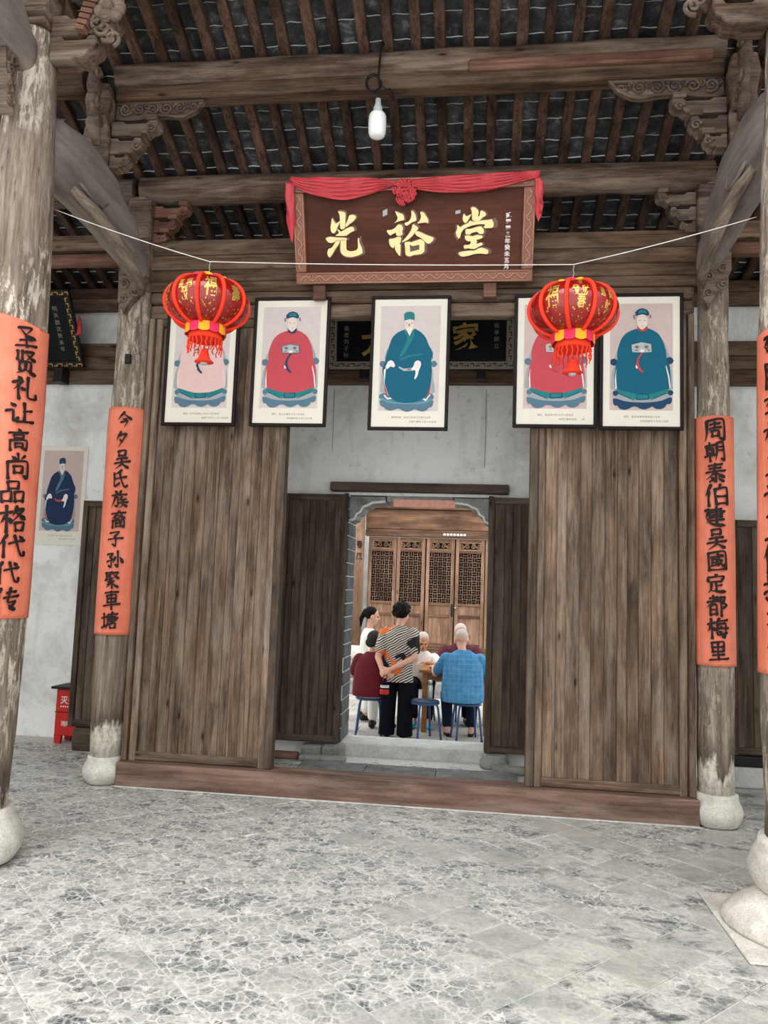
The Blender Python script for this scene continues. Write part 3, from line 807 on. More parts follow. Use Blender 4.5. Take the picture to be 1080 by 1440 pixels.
# column heads above the inner columns
for sx, nm in ((-1, 'left'), (1, 'right')):
    t = thing('column_head', 'squared timber post standing on the %s rear column' % nm, 'post', (sx*2.2, 0, 3.86))
    MB().bb(sx*2.2-.095, sx*2.2+.095, -.13, .08, 3.84, 4.6).build('post', 'beam', t, bevel=.02)
    mb = MB(); mb.prism([(-.11, 4.03), (.11, 4.03), (.11, 3.9), (.07, 3.8), (.0, 3.72), (-.05, 3.62), (-.10, 3.72)], -.2, -.12, T=Matrix.Translation((sx*2.2, 0, 0)))
    for k in range(5): scroll(mb, sx*2.2+(.05 if k % 2 else -.05), 3.97-.06*k, .038, -.205, 1.4, .012, 0, 1 if k % 2 else -1, k)
    mb.build('carved_corbel', 'carved', t)

# ---- curved grey moon beams
def ybeam(name, label, x, secs, mat='moon', parent=None, seg=20):
    vs = []; fs = []; n = 0; fine = []
    for (a, b) in zip(secs[:-1], secs[1:]):
        for k in range(4): q = k/4; fine.append([u+(v-u)*(q*q*(3-2*q) if i else q) for i, (u, v) in enumerate(zip(a, b))])
    fine.append(list(secs[-1]))
    for y, zc, hz, hx in fine:
        for k in range(seg):
            a = 2*PI*k/seg; ca, sa = math.cos(a), math.sin(a)
            e = .72
            vs.append((x+hx*math.copysign(abs(ca)**e, ca), y, zc+hz*math.copysign(abs(sa)**e, sa)))
    n = len(fine)
    for i in range(n-1):
        for k in range(seg): fs.append((i*seg+k, i*seg+(k+1) % seg, (i+1)*seg+(k+1) % seg, (i+1)*seg+k))
    fs = [f[::-1] for f in fs]+[list(range(seg)), [(n-1)*seg+k for k in range(seg)][::-1]]
    mb = MB().add(vs, fs, 0, True)
    return mb.build(name, mat, parent)
for sx, nm in ((-1, 'left'), (1, 'right')):
    x = sx*2.16
    t = thing('moon_beam', 'smooth grey crescent beam arching between the %s pair of columns' % nm, 'beam', (x, -.9, 3.9))
    ybeam('beam_body', '', x, [(-1.62, 4.15, .17, .085), (-1.45, 4.20, .225, .115), (-1.15, 4.23, .25, .12), (-.85, 4.215, .245, .12), (-.5, 4.13, .20, .11), (-.28, 4.03, .13, .09), (-.1, 3.97, .09, .07)], parent=t)
    mb = MB()
    mb.tube([(x-sx*.085, -1.34, 4.02), (x-sx*.105, -1.1, 4.0), (x-sx*.105, -.8, 3.955), (x-sx*.09, -.5, 3.9), (x-sx*.07, -.28, 3.84), (x-sx*.05, -.18, 3.78)], [.03, .05, .058, .055, .045, .03], 10, flat=(1, .7), up=(0, 0, 1))
    mb.build('lower_brace', 'palewood', t)
    mb = MB()
    mb.tube([(x-sx*.112, -1.30, 4.08), (x-sx*.122, -1.15, 4.05), (x-sx*.115, -1.0, 4.07), (x-sx*.11, -.93, 4.13), (x-sx*.11, -.99, 4.17)], .012, 8)
    mb.build('carved_lip', 'moon', t)
    # forward continuation towards the viewer
    t = thing('moon_beam', 'grey crescent beam running forward from the %s front column' % nm, 'beam', (x, -2.6, 4.4))
    ybeam('beam_body', '', x, [(-3.0, 4.75, .2, .11), (-2.75, 4.8, .25, .125), (-2.35, 4.76, .25, .125), (-2.05, 4.66, .19, .115), (-1.80, 4.58, .12, .09)], parent=t)
    mb = MB(); mb.prism([(0, 0), (.12, 0), (.10, -.12), (.04, -.22), (0, -.34)], -.05, .05, T=Matrix.Translation((x, -1.93, 4.48)) @ Matrix.Rotation(-PI/2, 4, 'Z'))
    for k in range(5): scroll(mb, -1.97-.02*(k % 2), 4.43-.055*k, .035, x-sx*.055, 1.4, .012, 0, 1, k, plane='y')
    mb.build('carved_corbel', 'carved', t)

# ---- brackets
def arm(L, h, sx):
    p = [(0, 0), (.42*L, 0), (.52*L, .12*h), (.60*L, .05*h), (.74*L, .12*h), (.82*L, .36*h), (.92*L, .42*h), (L, .72*h), (.98*L, h), (.80*L, h), (.74*L, .82*h), (.3*L, .82*h), (.24*L, h), (0, h)]
    return [(sx*a, b) for a, b in p]
def bracket(label, x, y, z, sx, L=.30, mat='carved', scale=1.):
    """two-tier bracket: z is the underside of what it carries; grows from x towards the hall's middle"""
    t = thing('bracket_set', label, 'bracket', (x, y, z-.34*scale))
    d = -sx
    zt = z
    for (ln, zz, hh, dy) in ((L, z-.125*scale, .095*scale, .05), (L*.66, z-.25*scale, .105*scale, .055), (L*.40, z-.34*scale, .085*scale, .05)):
        mb = MB(); P = arm(ln, hh, d); mb.prism(P if d > 0 else P[::-1], y-dy, y+dy, T=Matrix.Translation((x, 0, zz)))
        o = mb.build('arm', mat, t, bevel=.006)
        mb = MB(); scroll(mb, x+d*ln*.86, zz+hh*.45, hh*.30, y-dy-.004, 1.4, .009*scale, 0, -d)
        mb.build('scroll', mat, o)
        MB().box((x+d*ln*.86, y, zz+hh+.016*scale), (.075*scale, dy*2+.03, .034*scale)).build('block', mat, t, bevel=.006)
    return t
for sx, nm in ((-1, 'left'), (1, 'right')):
    bracket('reddish two-tier bracket on the %s rear column under the plaque purlin' % nm, sx*2.104, -.03, 4.585, sx, .28, 'carvedred' if sx < 0 else 'carved')
    bracket('carved bracket on the %s moon beam under the bulb purlin' % nm, sx*2.066, -.87, 4.775, sx, .34, 'carved', 1.1)
    t = thing('strut', 'curved dark strut standing on the %s crescent beam' % nm, 'post', (sx*2.17, -.85, 4.4))
    mb = MB(); P = [(-.09, 4.4), (-.10, 4.6), (-.07, 4.75), (-.10, 4.9), (-.075, 5.02), (.075, 5.02), (.10, 4.9), (.07, 4.75), (.10, 4.6), (.09, 4.4)]
    mb.prism(P[::-1], -.95, -.76, T=Matrix.Translation((sx*2.17, 0, 0))); mb.build('strut_post', 'beam', t, bevel=.015)
    mb = MB()
    mb.tube([(sx*2.15, -1.05, 5.05), (sx*2.13, -1.08, 4.9), (sx*2.14, -1.02, 4.76), (sx*2.13, -1.06, 4.64), (sx*2.12, -1.0, 4.52)], [.03, .05, .035, .05, .03], 8, flat=(1, .8))
    for k in range(4): scroll(mb, -1.08+.02*k, 4.99-.1*k, .045, sx*2.10, 1.4, .012, 0, 1, k, plane='y')
    mb.build('carved_wing', 'carved', t)
    # pierced scroll panel hung under the nearer purlin
    x0, x1 = (-2.06, -1.42) if sx < 0 else (1.34, 2.06)
    t = thing('carved_apron', 'pierced scrollwork apron under the %s end of the bulb purlin' % nm, 'carving', ((x0+x1)/2, -.85, 4.78))
    n = 14; P = []
    for i in range(n+1):
        q = i/n; xx = x0+(x1-x0)*q; e = q if sx > 0 else 1-q
        P.append((xx, 4.902-.12*min(1, e*4)**.6-.012*math.sin(q*9)))
    P = [(x0, 4.903), (x1, 4.903)]+P[::-1]
    MB().prism(P[::-1], -.875, -.84).build('panel', 'carved', t)
    mb = MB()
    for i in range(6):
        q = (i+.7)/6.4; xx = x0+(x1-x0)*q
        e = q if sx > 0 else 1-q
        rr = .048*min(1, .45+e*2)
        scroll(mb, xx, 4.850, rr, -.882, 1.7, .012, 0, 1 if i % 2 else -1, i*.8)
        scroll(mb, xx+.055, 4.87, rr*.5, -.884, 1.2, .009, 0, -1 if i % 2 else 1, i)
    mb.tube([(x0, -.884, 4.893), (x1, -.884, 4.893)], .012, 6)
    mb.tube([(a, -.882, b+.004) for a, b in P[2:]], .011, 6)
    mb.build('scrollwork', 'carved', t)
    # head of the front column
    t = thing('bracket_set', 'carved bracket with flower boss on the head of the %s front column' % nm, 'bracket', (sx*2.13, -1.72, 4.6))
    d = -sx
    MB().box((sx*2.14, -1.72, 4.90), (.27, .30, .16)).build('block', 'beam', t, bevel=.02)
    MB().box((sx*2.14, -1.72, 4.795), (.22, .24, .048)).build('block', 'beam', t, bevel=.012)
    MB().box((sx*2.14, -1.72, 5.09), (.2, .2, .215)).build('block', 'beam', t, bevel=.012)
    for ln, zz, hh in ((.40, 4.72, .13), (.30, 4.57, .15)):
        mb = MB(); P = arm(ln, hh, d); mb.prism(P if d > 0 else P[::-1], -1.79, -1.65, T=Matrix.Translation((sx*2.02, 0, zz)))
        mb.build('arm', 'beam', t, bevel=.012)
    mb = MB()
    cx, cz = sx*2.07+d*.42, 4.86
    for k in range(7):
        a = k*2*PI/7; mb.sphere((cx+.055*math.cos(a), -1.80+.02*math.sin(k), cz+.055*math.sin(a)), (.045, .03, .045), 8, 6)
    mb.sphere((cx, -1.83, cz), (.035, .03, .035), 8, 6)
    for k in range(6): scroll(mb, cx+d*(-.12+.03*k), cz-.02-.035*k, .05, -1.81, 1.3, .014, 0, d, k)
    mb.build('flower_boss', 'carved', t)
    mb = MB()
    for k in range(6): mb.box((sx*2.07+d*(.26+.012*k), -1.815, 4.73+.034*k), (.055+.006*k, .05, .026), 0, Matrix.Rotation(d*.25, 3, 'Y'))
    mb.build('stepped_corbel', 'carvedred', t)
    # carved apron under the top purlin
    x0, x1 = (-1.95, -1.05) if sx < 0 else (1.05, 1.95)
    t = thing('carved_apron', 'scrollwork apron under the %s end of the topmost purlin' % nm, 'carving', ((x0+x1)/2, -1.72, 5.0))
    P = [(x0, 5.198), (x1, 5.198), (x1 if sx > 0 else x1, 5.0 if sx > 0 else 5.16), ((x0+x1)/2, 5.02), (x0, 5.0 if sx < 0 else 5.16)]
    MB().prism(P[::-1], -1.75, -1.70).build('panel', 'carved', t)
    mb = MB()
    for i in range(8): scroll(mb, x0+.06+(x1-x0-.1)*i/7.5, 5.09, .055, -1.757, 1.6, .014, 0, 1 if i % 2 else -1, i)
    mb.build('scrollwork', 'carved', t)

# ================================================================== PLANK SCREEN
sill = tag(MB().bb(-2.10, 2.10, -.11, .09, 0, .18).build('sill_beam', 'sill', bevel=.008), 'long reddish-brown timber sill lying on the floor under the plank screen', 'sill')
def panel(label, x0, x1, z0, z1, y, n, widths=None, fw=.055, mats=('panel', 'panelx'), th=.02, name='plank_partition', cat='partition', group=None):
    t = thing(name, label, cat, ((x0+x1)/2, y, z0), group)
    dpt = .05
    for xa in (x0+fw/2, x1-fw/2):
        link('stile', plank(fw, z1-z0, dpt, .006).mesh('stile', mats[0]), t, (xa, y, (z0+z1)/2))
    for za in (z0+fw*.6, z1-fw*.6):
        link('rail', plank(fw*1.2, x1-x0-2*fw, dpt*.94, .008, 'x').mesh('rail', mats[1]), t, ((x0+x1)/2, y, za))
    rr = random.Random(label)
    ws = [rr.uniform(.72, 1.28) for _ in range(n)]; s = (x1-x0-2*fw)/sum(ws); xx = x0+fw
    for w_ in ws:
        w_ *= s
        link('plank', plank(w_-.002, z1-z0-2*fw*1.2+.01, th, .0045).mesh('plank', mats[0]), t, (xx+w_/2, y+.006+rr.uniform(-.004, .004), (z0+z1)/2))
        xx += w_
    return t
panel('left half of the tall plank screen, behind the pink and red portraits', -2.047, -.985, .182, 3.63, 0, 11)
panel('right half of the tall plank screen, behind the blue robed portrait', .985, 2.045, .182, 3.63, 0, 11)
for sx, nm in ((-1, 'left'), (1, 'right')):
    o = MB().bb(min(sx*.925, sx*.9835), max(sx*.925, sx*.9835), -.05, .05, .18, 3.63).build('door_post', 'leaf', bevel=.008)
    tag(o, 'slim dark post at the %s side of the screen opening' % nm, 'post')
    o = MB().bb(min(sx*2.049, sx*2.092), max(sx*2.049, sx*2.092), -.06, .05, .18, 3.63).build('door_post', 'panel', bevel=.01)
    tag(o, 'narrow upright post between the screen and the %s rear column' % nm, 'post')

# ================================================================== GATE DOORWAY
t = thing('gate_door', 'left leaf of the open gate, dark planks standing against the white wall', 'door', (-.97, 1.3, .12))
def gate(label, x0, x1, n): return panel(label, x0, x1, .125, 2.41, 1.34, n, fw=.05, mats=('leaf', 'leafx'), name='gate_door', cat='door')
bpy.data.objects.remove(t)
gl = gate('left leaf of the open gate, dark planks standing against the white wall', -1.28, -.675, 7)
gr = gate('right leaf of the open gate, dark planks partly hidden by the screen', .652, 1.26, 6)
for g, x in ((gl, -.69), (gr, .667)):
    MB().lathe([(.02, 0), (.02, 2.31)], 10, (x, 1.40, .118)).build('pivot_pole', 'leaf', g)
o = MB().bb(-.85, .828, 1.36, 1.52, 2.448, 2.535).build('gate_lintel', 'leafx', bevel=.012); tag(o, 'heavy dark timber lintel over the gate doorway', 'lintel')
o = MB().bb(-.86, .86, WY0+.03, WY1+.03, -.12, .105).build('threshold_stone', 'threshold', bevel=.012); tag(o, 'long pale stone threshold under the gate doorway', 'threshold')
# scalloped stone corbels at the doorway's upper corners
for sx, nm in ((-1, 'left'), (1, 'right')):
    P = [(0, 0), (0, -.235), (.05, -.215), (.065, -.17), (.10, -.15), (.125, -.10), (.17, -.085), (.21, -.06), (.34, -.045), (.34, 0)]
    P = [(sx*(DX+.005-a), 2.41+b) for a, b in P]
    t = thing('door_corbel', 'scalloped grey stone corbel in the upper %s corner of the gate doorway' % nm, 'corbel', (sx*DX, WY0, 2.2))
    MB().prism(P if sx < 0 else P[::-1], WY0-.005, WY1).build('stone', 'greystone', t, bevel=.006)
    mb = MB(); mb.tube([(a, WY0-.006, b) for a, b in P[1:-1]], .013, 6); mb.build('lime_edge', 'lime', t)
o = MB().bb(-.314, .314, WY0+.02, WY1, 2.365, 2.419).build('door_head_board', 'greystone', bevel=.004); tag(o, 'thin grey stone head across the top of the gate doorway', 'lintel')
o = MB().bb(-.25, .335, WY0+.005, WY0+.016, 2.318, 2.388).build('red_paper_strip', 'salmon'); tag(o, 'faded salmon paper strip pasted above the gate doorway', 'paper')
# dark slabs of the passage between screen and gate
ps = thing('passage_slabs', 'dark stone slabs between the sill and the gate threshold', 'slabs', (0, .6, 0))
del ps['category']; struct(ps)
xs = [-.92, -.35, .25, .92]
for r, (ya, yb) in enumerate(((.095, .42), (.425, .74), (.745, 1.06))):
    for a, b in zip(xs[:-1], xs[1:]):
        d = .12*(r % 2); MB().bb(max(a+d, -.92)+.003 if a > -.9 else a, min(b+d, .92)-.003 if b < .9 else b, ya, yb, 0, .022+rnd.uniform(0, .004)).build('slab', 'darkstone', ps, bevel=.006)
# stones at the foot of the gate wall
for nm, m, lab, b in (('pivot_stone', 'greystone', 'rounded grey pivot stone at the left foot of the gate', (-.80, -.62, 1.22, 1.46, 0, .115)),
                      ('foot_stone', 'greystone', 'flat grey stone slab in front of the left gate leaf', (-.98, -.56, 1.09, 1.205, 0, .05)),
                      ('brick', 'redbrick', 'loose reddish brick on the floor under the left gate leaf', (-1.24, -1.0, 1.12, 1.24, 0, .055)),
                      ('foot_stone', 'greystone', 'broken grey stone in front of the right gate leaf', (.72, 1.06, 1.07, 1.185, 0, .06)),
                      ('foot_stone', 'greystone', 'small grey block under the left gate leaf next to the pivot stone', (-1.0, -.81, 1.27, 1.44, 0, .10))):
    o = MB().bb(*b).build(nm, m, bevel=.02); tag(o, lab, 'stone')
o = MB().lathe([(.125, 0), (.13, .05), (.105, .07), (.11, .11), (.09, .115)], 20, (.74, 1.33, 0)).build('pivot_stone', 'greystone'); tag(o, 'round stepped pivot stone at the right foot of the gate', 'stone')

# stored door leaves in the side aisles
panel('spare plank door leaf standing behind the left rear column', -3.1, -2.5, .20, 2.26, 1.0, 6, fw=.05, mats=('leaf', 'leafx'), name='door_leaf', cat='door')
o = tag(MB().bb(-3.02, -2.6, .93, 1.07, 0, .198).build('door_prop', 'leafx', bevel=.01), 'low timber block carrying the spare door leaf on the left', 'block')
panel('dark plank door leaf glimpsed between the two right columns', 2.72, 3.3, .26, 2.24, 1.2, 5, fw=.05, mats=('leaf', 'leafx'), name='door_leaf', cat='door')
o = tag(MB().bb(2.66, 3.4, 1.12, 1.28, .0, .17).build('door_prop', 'threshold', bevel=.02), 'white stone block under the plank leaf between the right columns', 'block')
o = tag(MB().bb(2.68, 3.36, 1.14, 1.27, .172, .258).build('door_rail', 'iron', bevel=.01), 'black rail under the plank leaf between the right columns', 'rail')

# ================================================================== NAME PLAQUE
def smooth_poly(P, n=3):
    """one round of corner cutting"""
    for _ in range(n-2):
        Q = []
        for a, b in zip(P, P[1:]+P[:1]):
            Q += [(.8*a[0]+.2*b[0], .8*a[1]+.2*b[1]), (.2*a[0]+.8*b[0], .2*a[1]+.8*b[1])]
        P = Q
    return P
def ccw(P):
    a = sum(x0*y1-x1*y0 for (x0, y0), (x1, y1) in zip(P, P[1:]+P[:1]))
    return P if a > 0 else P[::-1]
BIG = {  # outlines of the three gilt characters, in pixels of the zoomed photograph
 'guang': (13.5, (460, 290), [
   [(230,95),(345,105),(390,135),(385,290),(380,410),(330,430),(285,420),(285,290),(270,150)],
   [(125,215),(160,270),(205,330),(300,265),(240,380),(215,450),(190,495),(150,505),(115,480),(100,400),(115,300)],
   [(455,170),(530,160),(585,185),(585,225),(540,280),(470,330),(400,395),(385,350),(430,260)],
   [(225,420),(265,440),(300,480),(400,420),(500,375),(545,395),(560,460),(500,480),(440,520),(400,555),(185,552),(270,500)],
   [(5,600),(80,570),(200,580),(420,590),(415,640),(310,640),(215,650),(130,690),(60,675)],
   [(225,620),(300,640),(265,710),(200,800),(150,890),(95,965),(60,930),(45,860),(70,795),(130,780),(180,700)],
   [(300,620),(410,620),(410,800),(440,830),(520,840),(600,820),(635,780),(625,600),(650,580),(660,680),(710,780),(725,870),(650,915),(520,950),(410,945),(330,900),(295,830)]]),
 'yu': (12., (535, 285), [
   [(275,140),(340,170),(400,185),(430,230),(435,290),(370,300),(310,320),(262,338),(310,300),(325,250),(300,200)],
   [(545,130),(590,150),(625,210),(640,300),(570,320),(515,360),(470,385),(435,355),(450,330),(500,320),(540,270),(555,200)],
   [(695,150),(760,165),(800,230),(835,280),(830,350),(800,325),(720,335),(640,345),(690,300),(715,240)],
   [(330,360),(390,365),(420,420),(400,480),(415,520),(380,548),(300,545),(300,490),(240,520),(200,545),(150,490),(145,455),(230,450),(290,410)],
   [(180,600),(270,590),(320,560),(385,560),(380,660),(300,690),(250,755),(205,715),(185,660)],
   [(300,680),(378,660),(378,880),(350,870),(300,800),(280,740)],
   [(575,345),(640,390),(670,410),(655,450),(610,500),(560,560),(500,610),(385,660),(440,600),(510,520),(560,430)],
   [(610,500),(650,465),(720,490),(800,530),(940,575),(900,640),(840,680),(790,650),(720,580),(650,550)],
   [(440,650),(525,640),(545,655),(640,620),(720,595),(780,650),(775,740),(780,800),(720,850),(600,860),(530,890),(460,860),(455,740)]]),
 'tang': (13.5, (630, 285), [
   [(435,100),(510,85),(590,160),(570,265),(600,250),(620,150),(660,155),(720,200),(715,240),(640,290),(610,335),(520,345),(465,325),(460,170)],
   [(310,195),(355,265),(460,205),(400,310),(370,365),(335,380),(300,340),(290,290)],
   [(190,400),(250,455),(310,410),(400,375),(420,330),(470,350),(560,345),(660,325),(780,320),(825,300),(865,380),(850,465),(690,470),(680,440),(715,400),(620,395),(480,415),(370,455),(300,500),(265,560),(250,640),(220,665),(185,620),(165,550),(195,490)],
   [(345,485),(440,485),(540,450),(625,430),(685,490),(680,570),(600,575),(560,530),(450,560),(430,590),(345,580)],
   [(340,600),(430,605),(470,620),(560,590),(660,605),(665,640),(610,670),(545,680),(560,710),(545,760),(600,740),(640,725),(670,770),(600,800),(520,850),(440,845),(400,835),(330,850),(310,780),(440,770),(445,700),(395,715),(335,670)],
   [(215,920),(300,895),(430,880),(520,880),(620,820),(700,835),(770,870),(765,930),(730,945),(620,930),(500,945),(390,980),(290,995),(240,970)]]),
}
def yu_hole(): return [(530,690),(580,715),(690,690),(690,770),(540,810)]
PW, PH = 1.785, .735
def plaque():
    tilt = math.atan2(.28, .68)
    t = thing('name_plaque', 'large brown plaque with three gilt characters above the screen opening', 'plaque', (.018, -.135, 3.86))
    t.rotation_euler = (tilt, 0, 0)
    fw = .085
    MB().bb(-PW/2+fw, PW/2-fw, -.012, .012, fw, PH-fw).build('board', 'plaque', t, (0, 0, 0), rot=None).location = (0, 0, 0)
    def bar(c, d, nm='frame_bar'):
        o = MB().box(c, d).build(nm, 'plaqueframe', t, bevel=.01); o.location = (0, 0, 0); return o
    bars = [bar((0, -.02, fw/2), (PW, .06, fw)), bar((0, -.02, PH-fw/2), (PW, .06, fw)),
            bar((-PW/2+fw/2, -.02, PH/2), (fw, .06, PH-2*fw)), bar((PW/2-fw/2, -.02, PH/2), (fw, .06, PH-2*fw))]
    def local(o): o.location = (0, 0, 0); return o
    # wave relief on the frame
    for i, (L, hor, z0) in enumerate(((PW-.06, True, fw/2), (PW-.06, True, PH-fw/2), (PH-.2, False, -PW/2+fw/2), (PH-.2, False, PW/2-fw/2))):
        n = int(L/.011); pts = []
        for k in range(n+1):
            s_ = -L/2+L*k/n; wv = .017*math.sin(s_*2*PI/.105)
            pts.append((s_, -.052, z0+wv) if hor else (z0+wv, -.052, PH/2+s_))
        mb = MB(); mb.tube(pts, .006, 5)
        m = int(L/.105)
        for k in range(m):
            s_ = -L/2+(k+.75)*L/m
            p = (s_, -.052, z0+.012) if hor else (z0+.012, -.052, PH/2+s_)
            mb.sphere(p, .009, 6, 4)
        for e in (-1, 1):
            q = fw/2-.008
            mb.tube([(-L/2, -.052, z0+e*q), (L/2, -.052, z0+e*q)] if hor else [(z0+e*q, -.052, PH/2-L/2), (z0+e*q, -.052, PH/2+L/2)], .006, 5)
        local(mb.build('wave_carving', 'plaquerelief', bars[i])).location = (0, 0, 0)
    # gilt characters; photo pixel -> plaque plane
    def conv(px, py):
        q = (py-257+(px-412)*.025)/(400-257.)          # 0 top .. 1 bottom
        q2 = min(1, max(0, q)); z = PH*(1-q)
        xl = 412+(421-412)*q2; xr = 751+(746-751)*q2
        return -PW/2+PW*(px-xl)/(xr-xl), z
    for nm, (sc, (ox, oy), polys) in BIG.items():
        c = thing('tmp', 'x', 'x'); bpy.data.objects.remove(c)
        mb = MB(); hb = MB()
        allp = []
        for P in polys:
            Q = [conv(ox+a/sc, oy+b/sc) for a, b in P]; Q = ccw(smooth_poly(Q, 3)); allp += Q
            if nm == 'yu' and P is polys[-1]:
                H = ccw([conv(ox+a/sc, oy+b/sc) for a, b in yu_hole()])
                bm = bmesh.new()
                def ring(R): 
                    v = [bm.verts.new((a, 0, b)) for a, b in R]; return [bm.edges.new((v[i], v[(i+1) % len(v)])) for i in range(len(v))]
                bmesh.ops.triangle_fill(bm, edges=ring(Q)+ring(H), use_beauty=True)
                bm.verts.ensure_lookup_table(); bm.verts.index_update()
                mb.add([(v.co.x, -.026, v.co.z) for v in bm.verts], [[v.index for v in f.verts] for f in bm.faces]); bm.free()
                mb.prism(Q, -.0255, -.012) if False else None
            else: mb.prism(Q, -.026, -.012)
            cx = sum(a for a, b in Q)/len(Q); cz = sum(b for a, b in Q)/len(Q)
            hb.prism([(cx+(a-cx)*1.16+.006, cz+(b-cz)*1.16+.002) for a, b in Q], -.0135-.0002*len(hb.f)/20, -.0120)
        ch = local(mb.build('character', 'gold', t)); ch['label'] = 'gilt brush character'
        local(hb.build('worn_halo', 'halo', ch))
    # small column of writing
    x0, z0 = conv(714, 302); x1, z1 = conv(711, 380)
    txt = '貳零零叁年癸未五月吉'
    for i, chx in enumerate(txt):
        q = i/(len(txt)-1); bm = glyph_bm(chx, .040, .03, .02, i)
        X, Z = x0+(x1-x0)*q, z0+(z1-z0)*q
        bm_obj(bm, 'small_character', 'paintwhite', t, lambda x, y, z: Vector((X+x, -.0145, Z+z)), rel=True)
    for (px, py, w_, h_) in ((544, 299, .034, .055), (645, 298, .036, .03)):
        X, Z = conv(px, py)
        local(MB().prism([(X-w_/2, Z-h_/2), (X+w_/2, Z-h_/4), (X+w_/2, Z+h_/2), (X-w_/2, Z+h_/4)], -.0135, -.0125).build('paper_scrap', 'silver', t))
    return t, tilt
PLQ, TILT = plaque()
for sx, nm, x in ((-1, 'left', -.70), (1, 'right', .60)):
    o = MB().bb(x-.05, x+.05, -.16, -.096, 3.735, 3.85).build('plaque_bracket', 'carvedred', bevel=.012)
    tag(o, 'small carved red-brown block holding the plaque from below at its %s' % nm, 'bracket')
# red cloth draped over the plaque
def swag():
    t = thing('red_swag', 'red cloth swag with a rosette draped along the top of the name plaque', 'cloth', (.018, -.135, 3.86))
    t.rotation_euler = (TILT, 0, 0)
    def cloth(nm, top, wid, n=40, m=16, pl=5, amp=.012, seed=0):
        vs = []; fs = []
        for i in range(n+1):
            u = i/n; (x, z), w_ = top(u), wid(u)
            for j in range(m+1):
                v = j/m
                ph = pl*2*PI*v+1.8*math.sin(u*3+seed)
                vs.append((x+.004*math.sin(ph*2+u*9), -.066-amp*(1+math.sin(ph))*(.35+.65*min(1, 4*u*(1-u)+.25))-.012*math.sin(v*PI), z-w_*v+.004*math.sin(ph+u*20)))
        for i in range(n):
            for j in range(m): a = i*(m+1)+j; fs.append((a, a+1, a+m+2, a+m+1))
        o = MB().add(vs, fs, 0, True).build(nm, 'redcloth', t); o.location = (0, 0, 0)
        s_ = o.modifiers.new('solid', 'SOLIDIFY'); s_.thickness = .004
        return o
    cloth('drape', lambda u: (-PW/2-.005+(.80)*u, PH+.02-.012*math.sin(u*PI)-.055*u**6), lambda u: .03+.115*math.sin(min(1, u*1.05)*PI)**.8, seed=1)
    cloth('drape', lambda u: (-.035+(PW/2+.02+.035)*u-.0, PH-.03+.05*u**.5-.0), lambda u: .035+.085*math.sin((1-u)*PI*.86+.2)**1.2*(1 if u < .97 else .8), seed=2)
    cloth('tail', lambda u: (-PW/2-.045+.065*u, PH-.01), lambda u: .44-.30*abs(u-.45), 8, 24, 1, .006, 3)
    cloth('tail', lambda u: (PW/2-.01+.06*u, PH-.06*u), lambda u: .30-.18*abs(u-.5), 8, 24, 1, .006, 4)
    mb = MB(); rr = random.Random(5); cx, cz = -.048, PH-.10
    for k in range(60):
        a = rr.uniform(0, 2*PI); d = .078*math.sqrt(rr.random()); p = Vector((cx+d*math.cos(a), -.085-.035*(1-d/.08), cz+d*math.sin(a)))
        b = rr.uniform(0, PI); e = .018
        mb.tube([p+Vector((e*math.cos(b+q)*(.6+.3*math.sin(q)), -.006*math.sin(q*2), e*math.sin(b+q))) for q in (0, 1.1, 2.2, 3.3, 4.4)], .0075, 6)
    mb.sphere((cx, -.075, cz), (.07, .03, .07), 12, 8)
    mb.build('rosette', 'redcloth', t).location = (0, 0, 0)
swag()

